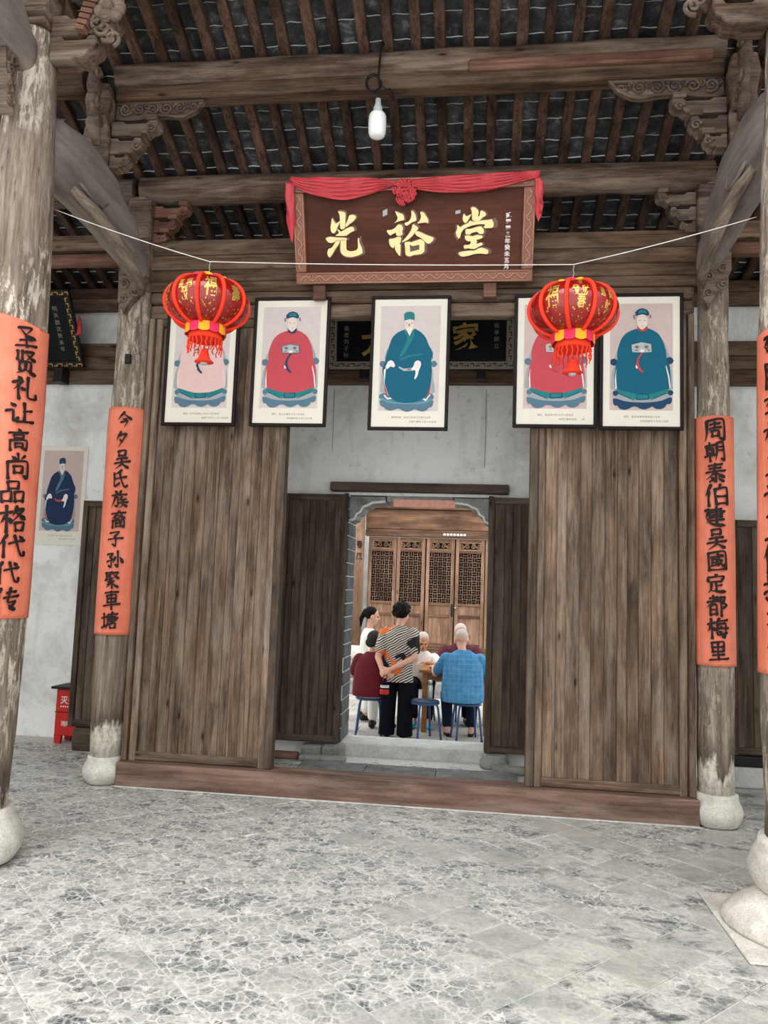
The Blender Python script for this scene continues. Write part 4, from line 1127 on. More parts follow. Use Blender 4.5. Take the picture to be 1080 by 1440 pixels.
# ================================================================== PORTRAITS
LADY = [
 ('chairgrey', [(305,480),(265,590),(225,690),(262,700),(300,560)]), ('chairgrey', [(690,480),(730,590),(760,680),(720,700),(700,560)]),
 ('chairgrey', [(240,730),(212,800),(195,960),(240,995),(260,800)]), ('chairgrey', [(740,730),(760,800),(768,960),(725,985),(725,800)]),
 ('slate', 'c', (232, 708, 35)), ('slate', 'c', (745, 694, 35)),
 ('R', [(460,375),(500,400),(545,372),(600,395),(650,430),(690,500),(715,600),(720,690),(745,740),(750,860),(745,960),(680,985),(600,1010),(500,1022),(400,1015),(300,990),(235,960),(230,860),(245,750),(265,690),(262,640),(275,560),(310,470),(360,415)]),
 ('white', [(252,770),(236,880),(240,968),(252,965),(248,860)]), ('white', [(705,740),(725,850),(735,960),(745,955),(738,850),(715,750)]),
 ('T', [(240,965),(250,1000),(410,1080),(560,1075),(720,1000),(732,960),(600,1010),(500,1022),(400,1015)]),
 ('chairgrey', [(215,1010),(250,1000),(410,1080),(560,1072),(720,1000),(752,1020),(742,1050),(640,1092),(500,1107),(340,1098),(220,1055)]),
 ('navy', [(250,1000),(410,1078),(412,1086),(250,1010)]), ('navy', [(720,1000),(560,1072),(558,1080),(722,1008)]),
 ('navy', [(430,1022),(545,1018),(545,1072),(430,1074)]), ('T', [(438,1028),(536,1026),(536,1064),(438,1066)]),
 ('slate', 'c', (238, 1012, 26)), ('slate', 'c', (742, 1005, 26)),
 ('slate', [(213,1055),(340,1095),(500,1103),(640,1090),(752,1042),(754,1085),(735,1115),(705,1112),(690,1142),(650,1165),(600,1160),(572,1134),(540,1155),(500,1168),(460,1160),(430,1140),(390,1140),(352,1165),(310,1173),(270,1160),(250,1128),(225,1132),(212,1100)]),
 ('face', 'e', (503, 312, 50, 78)), ('C', [(452,355),(500,398),(548,352),(552,372),(540,398),(502,413),(464,398)]),
 ('navy', [(443,255),(440,220),(470,190),(510,180),(550,195),(570,225),(563,255),(505,240)]), ('teal', [(465,235),(475,205),(510,195),(545,208),(550,235),(505,225)]),
 ('linegrey', [(418,250),(440,250),(434,266),(442,284),(420,284),(426,266)]), ('linegrey', [(568,248),(590,248),(584,262),(592,278),(570,278),(576,262)]),
 ('linegrey', [(472,300),(490,298),(490,303),(472,305)]), ('linegrey', [(516,298),(534,300),(534,305),(516,303)]), ('sashred', [(494,352),(512,352),(503,358)]),
 ('B', [(398,540),(490,516),(578,534),(582,612),(490,618),(402,612)]), ('silver', [(408,546),(490,526),(570,542),(572,606),(490,610),(410,606)]),
 ('linegrey', [(420,560),(450,545),(470,565),(445,580)]), ('linegrey', [(520,545),(555,552),(545,580),(515,570)]), ('linegrey', [(415,595),(450,585),(455,600)]), ('linegrey', [(530,585),(565,590),(560,603)]),
 ('white', [(475,588),(512,588),(512,612),(475,612)]),
 ('Z', [(485,620),(443,680),(430,760),(452,782),(485,815),(507,812),(472,770),(456,720),(472,660),(505,620)]), ('white', [(432,735),(450,765),(440,778),(428,765)]),
]
MAN = [
 ('skyteal', [(255,560),(225,660),(230,720),(260,640)]), ('skyteal', [(690,560),(715,610),(715,690),(700,640)]),
 ('slate', 'c', (205, 728, 32)), ('slate', 'c', (724, 728, 32)),
 ('chairgrey', [(205,760),(190,860),(175,1010),(230,1040),(225,860)]), ('chairgrey', [(705,760),(715,860),(735,1010),(690,1040),(695,860)]),
 ('slate', [(165,1040),(230,1020),(300,1080),(440,1120),(600,1080),(680,1020),(722,1045),(715,1090),(620,1135),(440,1140),(280,1130),(170,1085)]),
 ('skyteal', [(180,1070),(280,1110),(440,1130),(620,1110),(700,1075),(700,1090),(620,1135),(440,1142),(280,1130),(175,1090)]),
 ('slate', [(168,1088),(280,1128),(440,1138),(620,1133),(714,1088),(714,1130),(700,1165),(670,1170),(650,1195),(610,1212),(560,1200),(530,1185),(490,1205),(440,1215),(400,1200),(370,1180),(330,1190),(290,1203),(240,1195),(210,1165),(180,1155)]),
 ('white', [(215,1050),(250,1090),(310,1080),(300,1065),(255,1075),(225,1040)]), ('white', [(590,1075),(640,1105),(690,1040),(680,1035),(640,1085),(600,1065)]),
 ('sashred', [(222,880),(235,980),(255,1040),(240,1045),(225,1000)]), ('sashred', [(690,900),(680,980),(655,1040),(672,1045),(688,980)]),
 ('R', [(440,375),(480,445),(525,362),(590,400),(640,450),(670,530),(712,610),(712,640),(695,700),(705,800),(690,940),(660,1030),(620,1080),(540,1115),(440,1125),(340,1110),(270,1060),(235,960),(215,860),(198,780),(225,720),(245,640),(265,560),(300,460),(350,410),(400,385)]),
 ('white', [(215,790),(240,770),(225,900),(222,960)]), ('T', [(380,680),(470,640),(620,622),(620,632),(480,655),(385,695)]),
 ('face', 'e', (478, 325, 50, 72)), ('white', [(446,372),(510,372),(480,447)]), ('white', [(452,360),(505,360),(495,395),(478,412),(460,395)]), ('face', [(462,366),(495,366),(478,378)]),
 ('T', [(436,368),(412,386),(468,470),(375,640),(393,662),(432,620),(530,440),(527,366),(480,472)]),
 ('H', [(427,285),(425,215),(450,198),(480,193),(510,198),(530,215),(530,280),(480,270)]), ('teal', [(455,255),(500,250),(500,258),(455,263)]),
 ('linegrey', [(444,308),(464,312),(464,317),(444,314)]), ('linegrey', [(492,312),(512,308),(512,314),(492,317)]), ('linegrey', [(472,318),(482,318),(484,344),(470,344)]),
 ('white', [(232,760),(260,705),(290,690),(315,705),(332,745),(320,765),(285,755),(250,785)]),
 ('white', [(500,775),(520,750),(530,710),(560,692),(590,705),(597,740),(575,790),(560,850),(535,888),(525,880),(540,830),(535,790),(500,800)]),
 ('silver', [(370,755),(420,778),(500,770),(500,800),(420,802),(370,772)]), ('linegrey', [(455,780),(490,778),(490,792),(455,794)]),
]
def portrait(label, x0, x1, z0, z1, y, art, colours, cap1, cap2, pic='pic', framed=True, gap=(505, 465, 30, 1365, 775), thick=.028):
    """gap: picture centre at the frame's top and bottom, top and bottom rows, frame width, in zoom pixels"""
    xc = (x0+x1)/2; W, H = x1-x0, z1-z0
    t = thing('framed_portrait' if framed else 'portrait_poster', label, 'portrait', (xc, y, z0), 'ancestor portraits')
    ct, cb, r0, r1, wz = gap
    def cv(px, py):
        q = (py-r0)/(r1-r0); return xc+(px-(ct+(cb-ct)*q))*W/wz, z1-q*H
    fw = .026 if framed else 0.
    if framed:
        for c, d in (((xc, y, z0+fw/2), (W, thick, fw)), ((xc, y, z1-fw/2), (W, thick, fw)), ((x0+fw/2, y, (z0+z1)/2), (fw, thick, H-2*fw)), ((x1-fw/2, y, (z0+z1)/2), (fw, thick, H-2*fw))):
            MB().box(c, d).build('frame_bar', 'framewood', t, bevel=.006)
        MB().bb(x0+fw, x1-fw, y+.002, y+.010, z0+fw, z1-fw).build('dark_backing', 'framewood', t)
    yb = y-.002
    MB().bb(x0+fw, x1-fw, yb, yb+.004, z0+fw, z1-fw).build('paper', 'mat', t)
    # the painting itself, flat print built up in hair-thin layers
    mb = MB(); names = []
    def mi(n):
        if n not in names: names.append(n)
        return names.index(n)
    m = .075 if framed else .045
    mb.prism([(x0+m, z0+.145*H/1.02), (x1-m, z0+.145*H/1.02), (x1-m, z1-m*1.05), (x0+m, z1-m*1.05)], yb-.0008, yb-.0002, mi(pic))
    lay = 1
    for it in art:
        cn = colours.get(it[0], it[0])
        if it[1] == 'c': P = [(it[2][0]+it[2][2]*math.cos(a)*(1+.08*math.cos(5*a)), it[2][1]+it[2][2]*math.sin(a)) for a in (k*PI/8 for k in range(16))]
        elif it[1] == 'e': P = [(it[2][0]+it[2][2]*math.cos(a), it[2][1]+it[2][3]*math.sin(a)) for a in (k*PI/10 for k in range(20))]
        else: P = it[1]
        Q = ccw([cv(*p) for p in P])
        if len(Q) > 8: Q = smooth_poly(Q, 3)
        yy = yb-.0008-.00025*lay; lay += 1
        mb.add([(a, yy, b) for a, b in Q], [list(range(len(Q)))], mi(cn))
    mb.build('painting', names, t)
    for r, (tx, ox) in enumerate(((cap1, -.115), (cap2, -.055))):
        mb = MB()
        for i, chx in enumerate(tx):
            if chx == ' ': continue
            g = glyph(chx, .0); s_ = .0165*W/.6
            X = xc+(ox+.0185*i)*W/.6; Z = z0+(.098-.032*r)*H/1.02
            mb.add([(X+a*s_, yb-.0012, Z+b*s_) for a, b in g[0]], g[1])
        mb.build('caption_line', 'linegrey', t)['kind'] = 'stuff'
    return t
PZ0, PZ1, PY = 2.752, 3.778, -.080
portrait('framed portrait in a pale pink robe, half covered by the left lantern', -1.93, -1.335, PZ0, 3.762, PY, LADY, {'R': 'robepink', 'T': 'teal', 'C': 'navy', 'B': 'robepink', 'Z': 'navy', 'silver': 'robepink', 'white': 'face', 'linegrey': 'linegrey'}, '胡氏 至元己酉年二月初十日子時生', '     嘉靖丁亥年十一月十四日終', 'pic')
portrait('framed portrait of a seated figure in a rose red robe, second from the left column', -1.222, -.617, PZ0, PZ1, PY, LADY, {'R': 'robered', 'T': 'teal', 'C': 'navy', 'B': 'slate', 'Z': 'navy'}, '胡氏 至元之酉年二月十五日生', '   洪武庚申年七月十五日終')
portrait('framed portrait of a bearded man in a teal robe, hanging in the screen opening', -.296, .311, PZ0-.02, PZ1, PY, MAN, {'R': 'robeblue', 'T': 'teal', 'H': 'teal'}, '第四世祖 至元乙亥年十月初六日生', '    洪武丁酉年二月十五日終', 'pic', gap=(500, 452, 28, 1400, 808))
portrait('framed portrait in a red robe behind the right lantern', .788, 1.398, PZ0+.01, PZ1, PY, LADY, {'R': 'robered', 'T': 'teal', 'C': 'sashred', 'B': 'silver', 'Z': 'sashred'}, '孫氏 至元丙子年七月十四日生', '     洪武丁酉年五月  終', 'picpink')
portrait('framed portrait in a deep blue robe, nearest the right columns', 1.412, 2.008, PZ0, PZ1, PY, LADY, {'R': 'robeblue', 'T': 'teal', 'C': 'sashred', 'B': 'silver', 'Z': 'sashred', 'slate': 'navy'}, '徐氏 至元戊寅年四月初六日生', '   洪武丙寅年十月廿二日終', 'picpink')
portrait('unframed paper portrait of a dark robed man on the left white wall', -3.85, -3.34, 1.855, 2.855, WY0-.006, MAN, {'R': 'darkrobe', 'T': 'slate', 'H': 'navy', 'silver': 'sashred'}, '第六世祖 至元乙亥年十月初六日生', '    洪武丁酉年二月十五日終', 'picpink', False, gap=(500, 452, 28, 1400, 808))

# ================================================================== COUPLETS ON THE COLUMNS
def couplet(label, cx, cy, rad, a0, half, z0, z1, text, ca, csize, sx=1., seed=0, paper_top=0.):
    """paper wrapped on a column; a0 = angle of its middle (-pi/2 faces the viewer), rad(z) gives the shaft radius"""
    t = thing('couplet_paper', label, 'paper banner', (cx, cy, z0), 'couplet papers on the columns')
    n, m = 28, 60; vs = []; fs = []
    for j in range(m+1):
        z = z0+(z1-z0)*j/m
        for i in range(n+1):
            a = a0-half+2*half*i/n
            e = abs(2*i/n-1)
            r = rad(z)+.0125+.0035*noise.noise(Vector((a*4+seed*7, z*1.3, seed)))+.0025*noise.noise(Vector((a*11, z*3, seed*3)))+.006*e**6*(.5+.5*noise.noise(Vector((seed, z*2, 1))))
            zz = z+(paper_top*(i/n-.5) if j == m else 0)
            vs.append((cx+r*math.cos(a), cy+r*math.sin(a), zz))
    for j in range(m):
        for i in range(n): a = j*(n+1)+i; fs.append((a, a+1, a+n+2, a+n+1))
    o = MB().add(vs, fs, 0, True).build('paper', 'redpaper', t)
    s_ = o.modifiers.new('solid', 'SOLIDIFY'); s_.thickness = .002; s_.offset = -1
    k = len(text); step = (z1-z0-.06)/k
    for i, chx in enumerate(text):
        zc = z1-.03-step*(i+.5)
        rr = random.Random(i*7+seed)
        mb = brush_char(chx, csize*rr.uniform(.90, 1.10), sx*rr.uniform(.9, 1.05), i+seed*13, 1.25)
        da = rr.uniform(-.05, .05)
        def fn(x, y, z, zc=zc, da=da):
            r = rad(zc+z)+.0245; a = ca+da+x/r
            return Vector((cx+r*math.cos(a), cy+r*math.sin(a), zc+z))
        mb.v = [tuple(fn(*v)) for v in mb.v]
        mb.build('character', 'ink', t)
    return t
def lerp_prof(P):
    def f(z):
        for (r, a), (r2, b) in zip(P[:-1], P[1:]):
            if a <= z <= b: return r+(r2-r)*(z-a)/(b-a)
        return P[-1][0]
    return f
couplet('orange couplet on the left rear column, its ends level with the spare door leaf', -2.235, 0, lerp_prof([(.136, .5), (.136, 1.4), (.140, 2.7), (.134, 3.6)]), -PI/2+.38, 1.5, 1.12, 2.885, '今夕吴氏族裔子孙聚車塘', -PI/2+.22, .142, .95, 1)
couplet('orange couplet on the right rear column beside the plank screen', 2.235, 0, lerp_prof([(.124, .5), (.124, 1.4), (.118, 2.7), (.108, 3.6)]), -PI/2-.28, 1.5, 1.09, 2.855, '周朝泰伯建吴國定都梅里', -PI/2-.18, .146, 1.05, 2)
couplet('orange couplet on the thick left front column', -2.15, -1.72, lerp_prof([(.19, .8), (.200, 1.4), (.192, 2.8), (.178, 3.6)]), -PI/2+.55, 1.35, 1.31, 2.98, '圣贤礼让高尚品格代代传', -PI/2+.98, .138, 1.1, 3, -.10)
couplet('orange couplet on the right front column at the picture edge', 2.152, -1.72, lerp_prof([(.19, .8), (.193, 1.4), (.180, 2.8), (.166, 3.5)]), -PI/2-.4, 1.4, 1.20, 2.93, '延陵季札三让王位扬英名', -PI/2-.92, .142, 1.05, 4, .06)

# ================================================================== LANTERNS
def lantern(label, cx, cy, zc, R, H, chars, rot0):
    """zc = equator height, H = body height"""
    t = thing('lantern', label, 'lantern', (cx, cy, zc-.5*H-.22), 'festive lanterns on the string')
    N = 10; rt = .42*R
    def surf(a, v, k=1.):          # v from -1 bottom to 1 top
        p = v*PI/2*.80
        r = rt*.25+(R-rt*.25)*math.cos(p)**.85*k
        return Vector((cx+r*math.cos(a), cy+r*math.sin(a), zc+.5*H*math.sin(p)/math.sin(PI/2*.80)))
    for s_ in range(N):
        vs = []; fs = []; n, m = 8, 16
        for j in range(m+1):
            for i in range(n+1):
                a = rot0+2*PI*(s_+i/n)/N; bulge = .985+.035*math.sin(PI*i/n)
                vs.append(surf(a, -1+2*j/m, bulge))
        for j in range(m):
            for i in range(n): q = j*(n+1)+i; fs.append((q, q+1, q+n+2, q+n+1))
        pn = MB().add(vs, fs, 0, True).build('panel', 'lantern', t)
        am = rot0+2*PI*(s_+.5)/N
        txt = chars.get(s_)
        if txt:
            for chx, u, v, sz in txt:
                g = glyph(chx, .02)
                MB().add([surf(am+(u+a*sz)*.62, v+b*sz*1.5, 1.030) for a, b in g[0]], g[1]).build('gold_character', 'goldfoil', pn)
            rr = random.Random(s_); mb = MB()
            for k in range(16):
                u, v = rr.uniform(-.32, .32), rr.uniform(-.8, -.25); e = rr.uniform(.015, .04)
                mb.add([surf(am+(u+dx*e)*.62, v+dz*e*1.6, 1.028) for dx, dz in ((-1, 0), (0, -.6), (1, .2), (0, .7))], [(0, 1, 2, 3)])
            mb.build('gold_flecks', 'goldfoil', pn)['kind'] = 'stuff'
    for s_ in range(N):
        a = rot0+2*PI*s_/N
        pts = [surf(a, -1+2*j/40, 1.012) for j in range(41)]
        MB().tube(pts, [.0105*(1+.18*(k % 2)) for k in range(41)], 8).build('rib', 'fluff', t)
    zt, zb = zc+.5*H, zc-.5*H
    for zz, hh, nm in ((zt-.012, .035, 'crown_band'), (zb-.02, .05, 'base_band')):
        for k in range(12):
            a0, a1 = 2*PI*k/12, 2*PI*(k+1)/12; vs = []; fs = []
            rr_ = rt*1.02+.01
            for i in range(7):
                a = a0+(a1-a0)*i/6
                for z, rr2 in ((zz-hh*.5-.008*math.sin(PI*i/6), rr_), (zz+hh*.5+.008*math.sin(PI*i/6), rr_*.99)):
                    for o_ in (0, .006): vs.append((cx+(rr2+o_)*math.cos(a), cy+(rr2+o_)*math.sin(a), z))
            for i in range(6):
                b = i*4
                fs += [(b, b+4, b+6, b+2), (b+1, b+3, b+7, b+5), (b, b+1, b+5, b+4), (b+2, b+6, b+7, b+3)]
            MB().add(vs, fs).build(nm, 'yellow' if k % 2 else 'pink', t)
    MB().lathe([(rt*.95, 0), (rt*.97, .002), (rt*.97, .035), (rt*.95, .037)], 28, (cx, cy, zb-.078)).build('skirt', 'fluff', t)
    for k in range(22):
        a = 2*PI*k/22; L = .055+.035*((k*7) % 5)/5; x, y = cx+rt*.97*math.cos(a), cy+rt*.97*math.sin(a)
        n = 9; pts = [(x+.003*math.sin(k+j), y+.003*math.cos(k*2+j), zb-.076-L*j/n) for j in range(n+1)]
        MB().tube(pts, [.0028*(1+.7*(j % 2)) for j in range(n+1)], 6).build('bead_tassel', 'fluff', t)
    b = MB().lathe([(.012, .075), (.02, .07), (.028, .04), (.036, .018), (.052, .004), (.055, 0), (.03, -.006)][::-1], 18, (cx, cy, zb-.205)).build('bell', 'fluff', t)
    MB().sphere((cx, cy, zb-.208), (.024, .024, .016), 10, 8).build('clapper', 'silver', b)
    MB().tube([(cx, cy, zb-.135), (cx, cy, zb)], .003, 6).build('cord', 'fluff', t)
    MB().lathe([(.001, -.004), (rt, 0), (rt, .006), (.001, .02)], 24, (cx, cy, zt)).build('top_cap', 'lantern', t)
    return t
LY = -1.6
front = 10
lantern('red festive lantern hanging in front of the pale pink portrait', -1.03, LY, 3.145, .236, .275,
        {2: [('喜', -.16, .22, .24), ('福', .18, .22, .24), ('發', .02, -.12, .30)], 3: [('福', 0, .18, .5)], 1: [('满', -.16, .28, .24), ('堂', .16, .18, .22), ('金', -.02, -.12, .24)], 4: [('壽', 0, .1, .4)]}, -PI/2-PI/10-2*2*PI/10-.2)
lantern('red festive lantern hanging in front of the red and blue robed portraits', 1.042, LY, 3.082, .236, .272,
        {2: [('發', -.18, .2, .26), ('財', .17, .18, .24), ('春', .02, -.14, .30), ('恭', 0, .52, .18)], 3: [('進', -.18, .2, .22), ('寶', .2, .2, .24), ('財', .05, -.2, .24)], 1: [('福', 0, .12, .5)], 4: [('招', 0, .1, .4)]}, -PI/2-PI/10-2*2*PI/10+.05)
def wire(name, label, cat, pts, r, mat, sub=1):
    o = MB().tube(pts, r, 6, 0).build(name, mat); return tag(o, label, cat)
def sag(p, q, d, n=14): return [(p[0]+(q[0]-p[0])*i/n, p[1]+(q[1]-p[1])*i/n, p[2]+(q[2]-p[2])*i/n-d*4*(i/n)*(1-i/n)) for i in range(n+1)]
A, B_, C_, D_ = (-2.03, LY+.005, 3.752), (-1.03, LY, 3.402), (1.042, LY, 3.349), (2.0, LY+.005, 3.6)
wire('string', 'thin white string tied between the front columns and carrying both lanterns', 'string', sag(A, B_, .012)+sag(B_, C_, .010)[1:]+sag(C_, D_, .01)[1:], .0026, 'string')
wire('hanging_wire', 'short twisted wire holding up the left lantern', 'wire', [(-1.03+.003*math.sin(k*2), LY, 3.402-.012*k) for k in range(11)], .0028, 'wire')
wire('hanging_wire', 'short twisted wire holding up the right lantern', 'wire', [(1.042+.003*math.sin(k*2), LY, 3.349-.0125*k) for k in range(12)], .0028, 'wire')

# ================================================================== BULB
t = thing('hanging_bulb', 'white capsule-shaped bulb hanging on a black cable from the log purlin', 'light bulb', (-.172, -.97, 4.56))
bx, by = -.172, -.97
MB().lathe([(.004, 0), (.03, .003), (.05, .016), (.058, .04), (.060, .10), (.058, .15), (.050, .168), (.034, .176), (.030, .18)], 24, (bx, by, 4.515)).build('bulb', 'bulb', t)
MB().lathe([(.030, 0), (.031, .03), (.026, .045), (.020, .06), (.018, .095), (.006, .1)], 18, (bx, by, 4.694)).build('socket', 'silver', t)
cab = [(bx, by, 4.78), (bx+.004, by, 4.88), (bx-.004, by, 4.97), (bx+.0, by-.0, 5.06), (bx+.004, by, 5.14), (bx+.01, by+.02, 5.215), (bx+.02, by+.1, 5.24)]
MB().tube(cab, .0075, 8).build('cable', 'rubber', t)
mb = MB()
for ph, rr_ in ((0, .055), (1.1, .065), (2.4, .05)):
    mb.tube([(bx-.035+rr_*math.cos(a)*.8, by-.004+.01*math.sin(a+ph), 4.90+rr_*1.1*math.sin(a)) for a in (ph+k*2*PI/16 for k in range(15))], .005, 6)
mb.tube([(bx+.004, by, 4.9), (bx+.06, by+.02, 4.86), (bx+.10, by+.04, 4.80), (bx+.09, by+.06, 4.87), (bx+.05, by+.07, 4.92)], .004, 6)
mb.build('cable_coil', 'rubber', t)

# ================================================================== PLAQUES ON THE GATE WALL
def wall_plaque(label, x0, x1, z0, h, y0, tilt, big, small, framemat, tail=False):
    t = thing('wall_plaque', label, 'plaque', ((x0+x1)/2, y0, z0)); t.rotation_euler = (tilt, 0, 0)
    W = x1-x0; fw = .07
    def B(nm, b, m, par=t, bev=0.):
        o = MB().bb(*b).build(nm, m, par, bevel=bev); o.location = (0, 0, 0); return o
    B('board', (-W/2+fw, W/2-fw, -.01, .01, fw, h-fw), 'blackboard')
    for b in ((-W/2, W/2, -.03, .02, 0, fw), (-W/2, W/2, -.03, .02, h-fw, h), (-W/2, -W/2+fw, -.03, .02, fw, h-fw), (W/2-fw, W/2, -.03, .02, fw, h-fw)):
        f = B('frame_bar', b, framemat, t, .008)
        mb = MB(); hor = b[1]-b[0] > b[5]-b[4]
        L = (b[1]-b[0]) if hor else (b[5]-b[4]); n = int(L/.05)
        for k in range(n):
            s_ = (b[0] if hor else b[4])+(k+.5)*L/n; c2 = (b[4]+b[5])/2 if hor else (b[0]+b[1])/2
            if hor: mb.box((s_, -.031, c2+.01*(-1)**k), (.034, .006, .008)); mb.box((s_+.017, -.031, c2), (.007, .006, .028))
            else: mb.box((c2+.01*(-1)**k, -.031, s_), (.008, .006, .034)); mb.box((c2, -.031, s_+.017), (.028, .006, .007))
        o = mb.build('meander', 'iron' if framemat != 'iron' else 'goldfoil', f); o.location = (0, 0, 0)
    for chx, x, z, s_ in big:
        bm = glyph_bm(chx, s_, .02, .05, 3, 1., 0, .12)
        bm_obj(bm, 'character', 'goldfoil', t, lambda a, b, c: Vector((x+a, -.014, z+c)), solid=.012, rel=True)
    for txt, x, z, s_ in small:
        for i, chx in enumerate(txt):
            bm = glyph_bm(chx, s_, .0, .02, i)
            bm_obj(bm, 'small_character', 'paleframe', t, lambda a, b, c: Vector((x+a, -.0115, z-i*s_*1.25+c)), rel=True)
    return t
wall_plaque('black plaque with gilt characters on the gate wall, behind the portraits', -.88, .84, 3.59, .52, 1.24, .12,
            [('大', -.42, .27, .28), ('夫', 0, .27, .28), ('家', .42, .30, .26)], [('嘉慶丙子秋', -.70, .38, .05), ('吳承卿立', .70, .40, .05)], 'paleframe')
wall_plaque('black plaque with a gilt frame leaning from the wall behind the left front column', -4.45, -3.36, 3.62, .76, 1.29, math.radians(31),
            [('德', -.12, .38, .34)], [('明天啟次癸未年', .36, .58, .052)], 'iron')
for x, lab in ((-.55, 'left'), (.55, 'right')):
    o = MB().bb(x-.04, x+.04, 1.24, 1.357, 3.5, 3.588).build('plaque_bracket', 'iron'); tag(o, 'black block under the %s half of the black wall plaque behind the portraits' % lab, 'bracket')
for x, lab in ((-3.60, 'right'), (-4.1, 'left')):
    o = MB().bb(x-.045, x+.045, 1.22, 1.357, 3.46, 3.598).build('plaque_bracket', 'iron'); tag(o, 'black block under the %s half of the leaning plaque at the left' % lab, 'bracket')
o = MB().prism([(-.03, 0), (.03, .02), (.012, .16), (-.01, .20)], -.01, .01, T=Matrix.Translation((-3.345, 1.10, 3.88))).build('red_cloth_tail', 'redcloth'); tag(o, 'scrap of red cloth at the edge of the leaning plaque', 'cloth')

# ================================================================== FIRE BOX
t = thing('fire_box', 'red metal fire-fighting box on short legs against the left wall', 'fire box', (-3.17, 1.29, 0))
MB().bb(-3.33, -3.035, 1.17, 1.41, .075, .50).build('body', 'firered', t, bevel=.006)
MB().bb(-3.37, -2.995, 1.13, 1.43, .502, .525).build('lid', 'iron', t, bevel=.005)
MB().bb(-3.335, -3.03, 1.165, 1.172, .285, .292).build('seam', 'iron', t)
for x in (-3.30, -3.065):
    for y in (1.2, 1.38): MB().prism([(-.035, .08), (.035, .08), (.028, 0), (-.028, 0)][::-1], -.02, .02, T=Matrix.Translation((x, y, 0))).build('leg', 'firered', t)
for txt, z, s_, x0 in (('灭火箱', .40, .075, -3.25), ('消防119', .185, .05, -3.245)):
    for i, chx in enumerate(txt):
        g = glyph(chx, .012); mb = MB(); X = x0+i*s_*(.98 if ord(chx) > 255 else .62)
        mb.add([(X+a*s_, 1.1685, z+b*s_) for a, b in g[0]], g[1]); mb.build('lettering', 'paintwhite', t)
mb = MB()
for i in range(7): mb.bb(-3.285+.022*i, -3.27+.022*i, 1.1680, 1.1690, .335, .345)
mb.build('lettering', 'paintwhite', t)
# thin strings hanging on the gate wall
wire('hanging_thread', 'thin dark thread hanging on the white wall left of the gate', 'thread', [(-.86, 1.44, 3.45), (-.862, 1.44, 3.2), (-.858, 1.44, 2.85)], .002, 'iron')
wire('hanging_thread', 'thin dark thread hanging on the white wall above the gate at right', 'thread', [(.60, 1.44, 3.45), (.603, 1.44, 3.1), (.598, 1.44, 2.7)], .002, 'iron')

# ================================================================== COURTYARD BEYOND THE GATE
GZ = -.12
court = MB().bb(-7, 7, WY1+.03, 16, GZ-.25, GZ-.012).build('courtyard_ground', 'paving'); struct(court, 'pale stone paving of the courtyard beyond the gate')
rr = random.Random(3)
yy = WY1+.04; row = 0
while yy < 6.3:
    xx = -2.2-(.35 if row % 2 else 0)
    while xx < 2.2:
        MB().bb(xx+.004, xx+.696, yy+.004, yy+.346, GZ-.03, GZ+rr.uniform(-.002, .002)).build('paving_slab', 'paving', court, bevel=.004)
        xx += .7
    yy += .35; row += 1
FY = 7.0
step = thing('stone_steps', 'two grey stone steps in front of the latticed doors', 'steps', (-.5, 6.3, GZ))
MB().bb(-4, 4, 6.35, FY+.098, GZ, .10).build('step', 'greystone', step, bevel=.01)
MB().bb(-4, 4, 6.62, FY+.098, .105, .36).build('step', 'greystone', step, bevel=.01)
# timber front of the far hall
far = struct(MB().bb(-5, -1.52, FY+.1, FY+.3, -.1, 4.5).bb(2.0, 5, FY+.1, FY+.3, -.1, 4.5).bb(-5, 5, FY+1.2, FY+1.3, -.1, 4.5).build('wall_courtyard', 'plaster'), 'far wall of the courtyard')
b = thing('door_head_beams', 'broad fir beams across the top of the latticed doors', 'beam', (0, FY, 2.4))
for z0, z1, y0 in ((2.405, 2.52, FY-.07), (2.525, 2.86, FY-.04), (2.865, 2.93, FY-.10), (2.935, 3.3, FY-.04)):
    MB().bb(-1.32, 2.0, y0, FY+.08, z0, z1).build('beam', 'farwoodx', b, bevel=.012)
for i in range(7): MB().bb(-.02+.055*i, .02+.055*i, FY-.072, FY-.0705, 2.44, 2.475).build('chalk_mark', 'paintwhite', b)
sl = MB().bb(-1.35, 2.0, FY-.08, FY+.10, .365, .60).build('door_sill_board', 'farwoodx', bevel=.01); tag(sl, 'fir sill board under the latticed doors', 'sill')
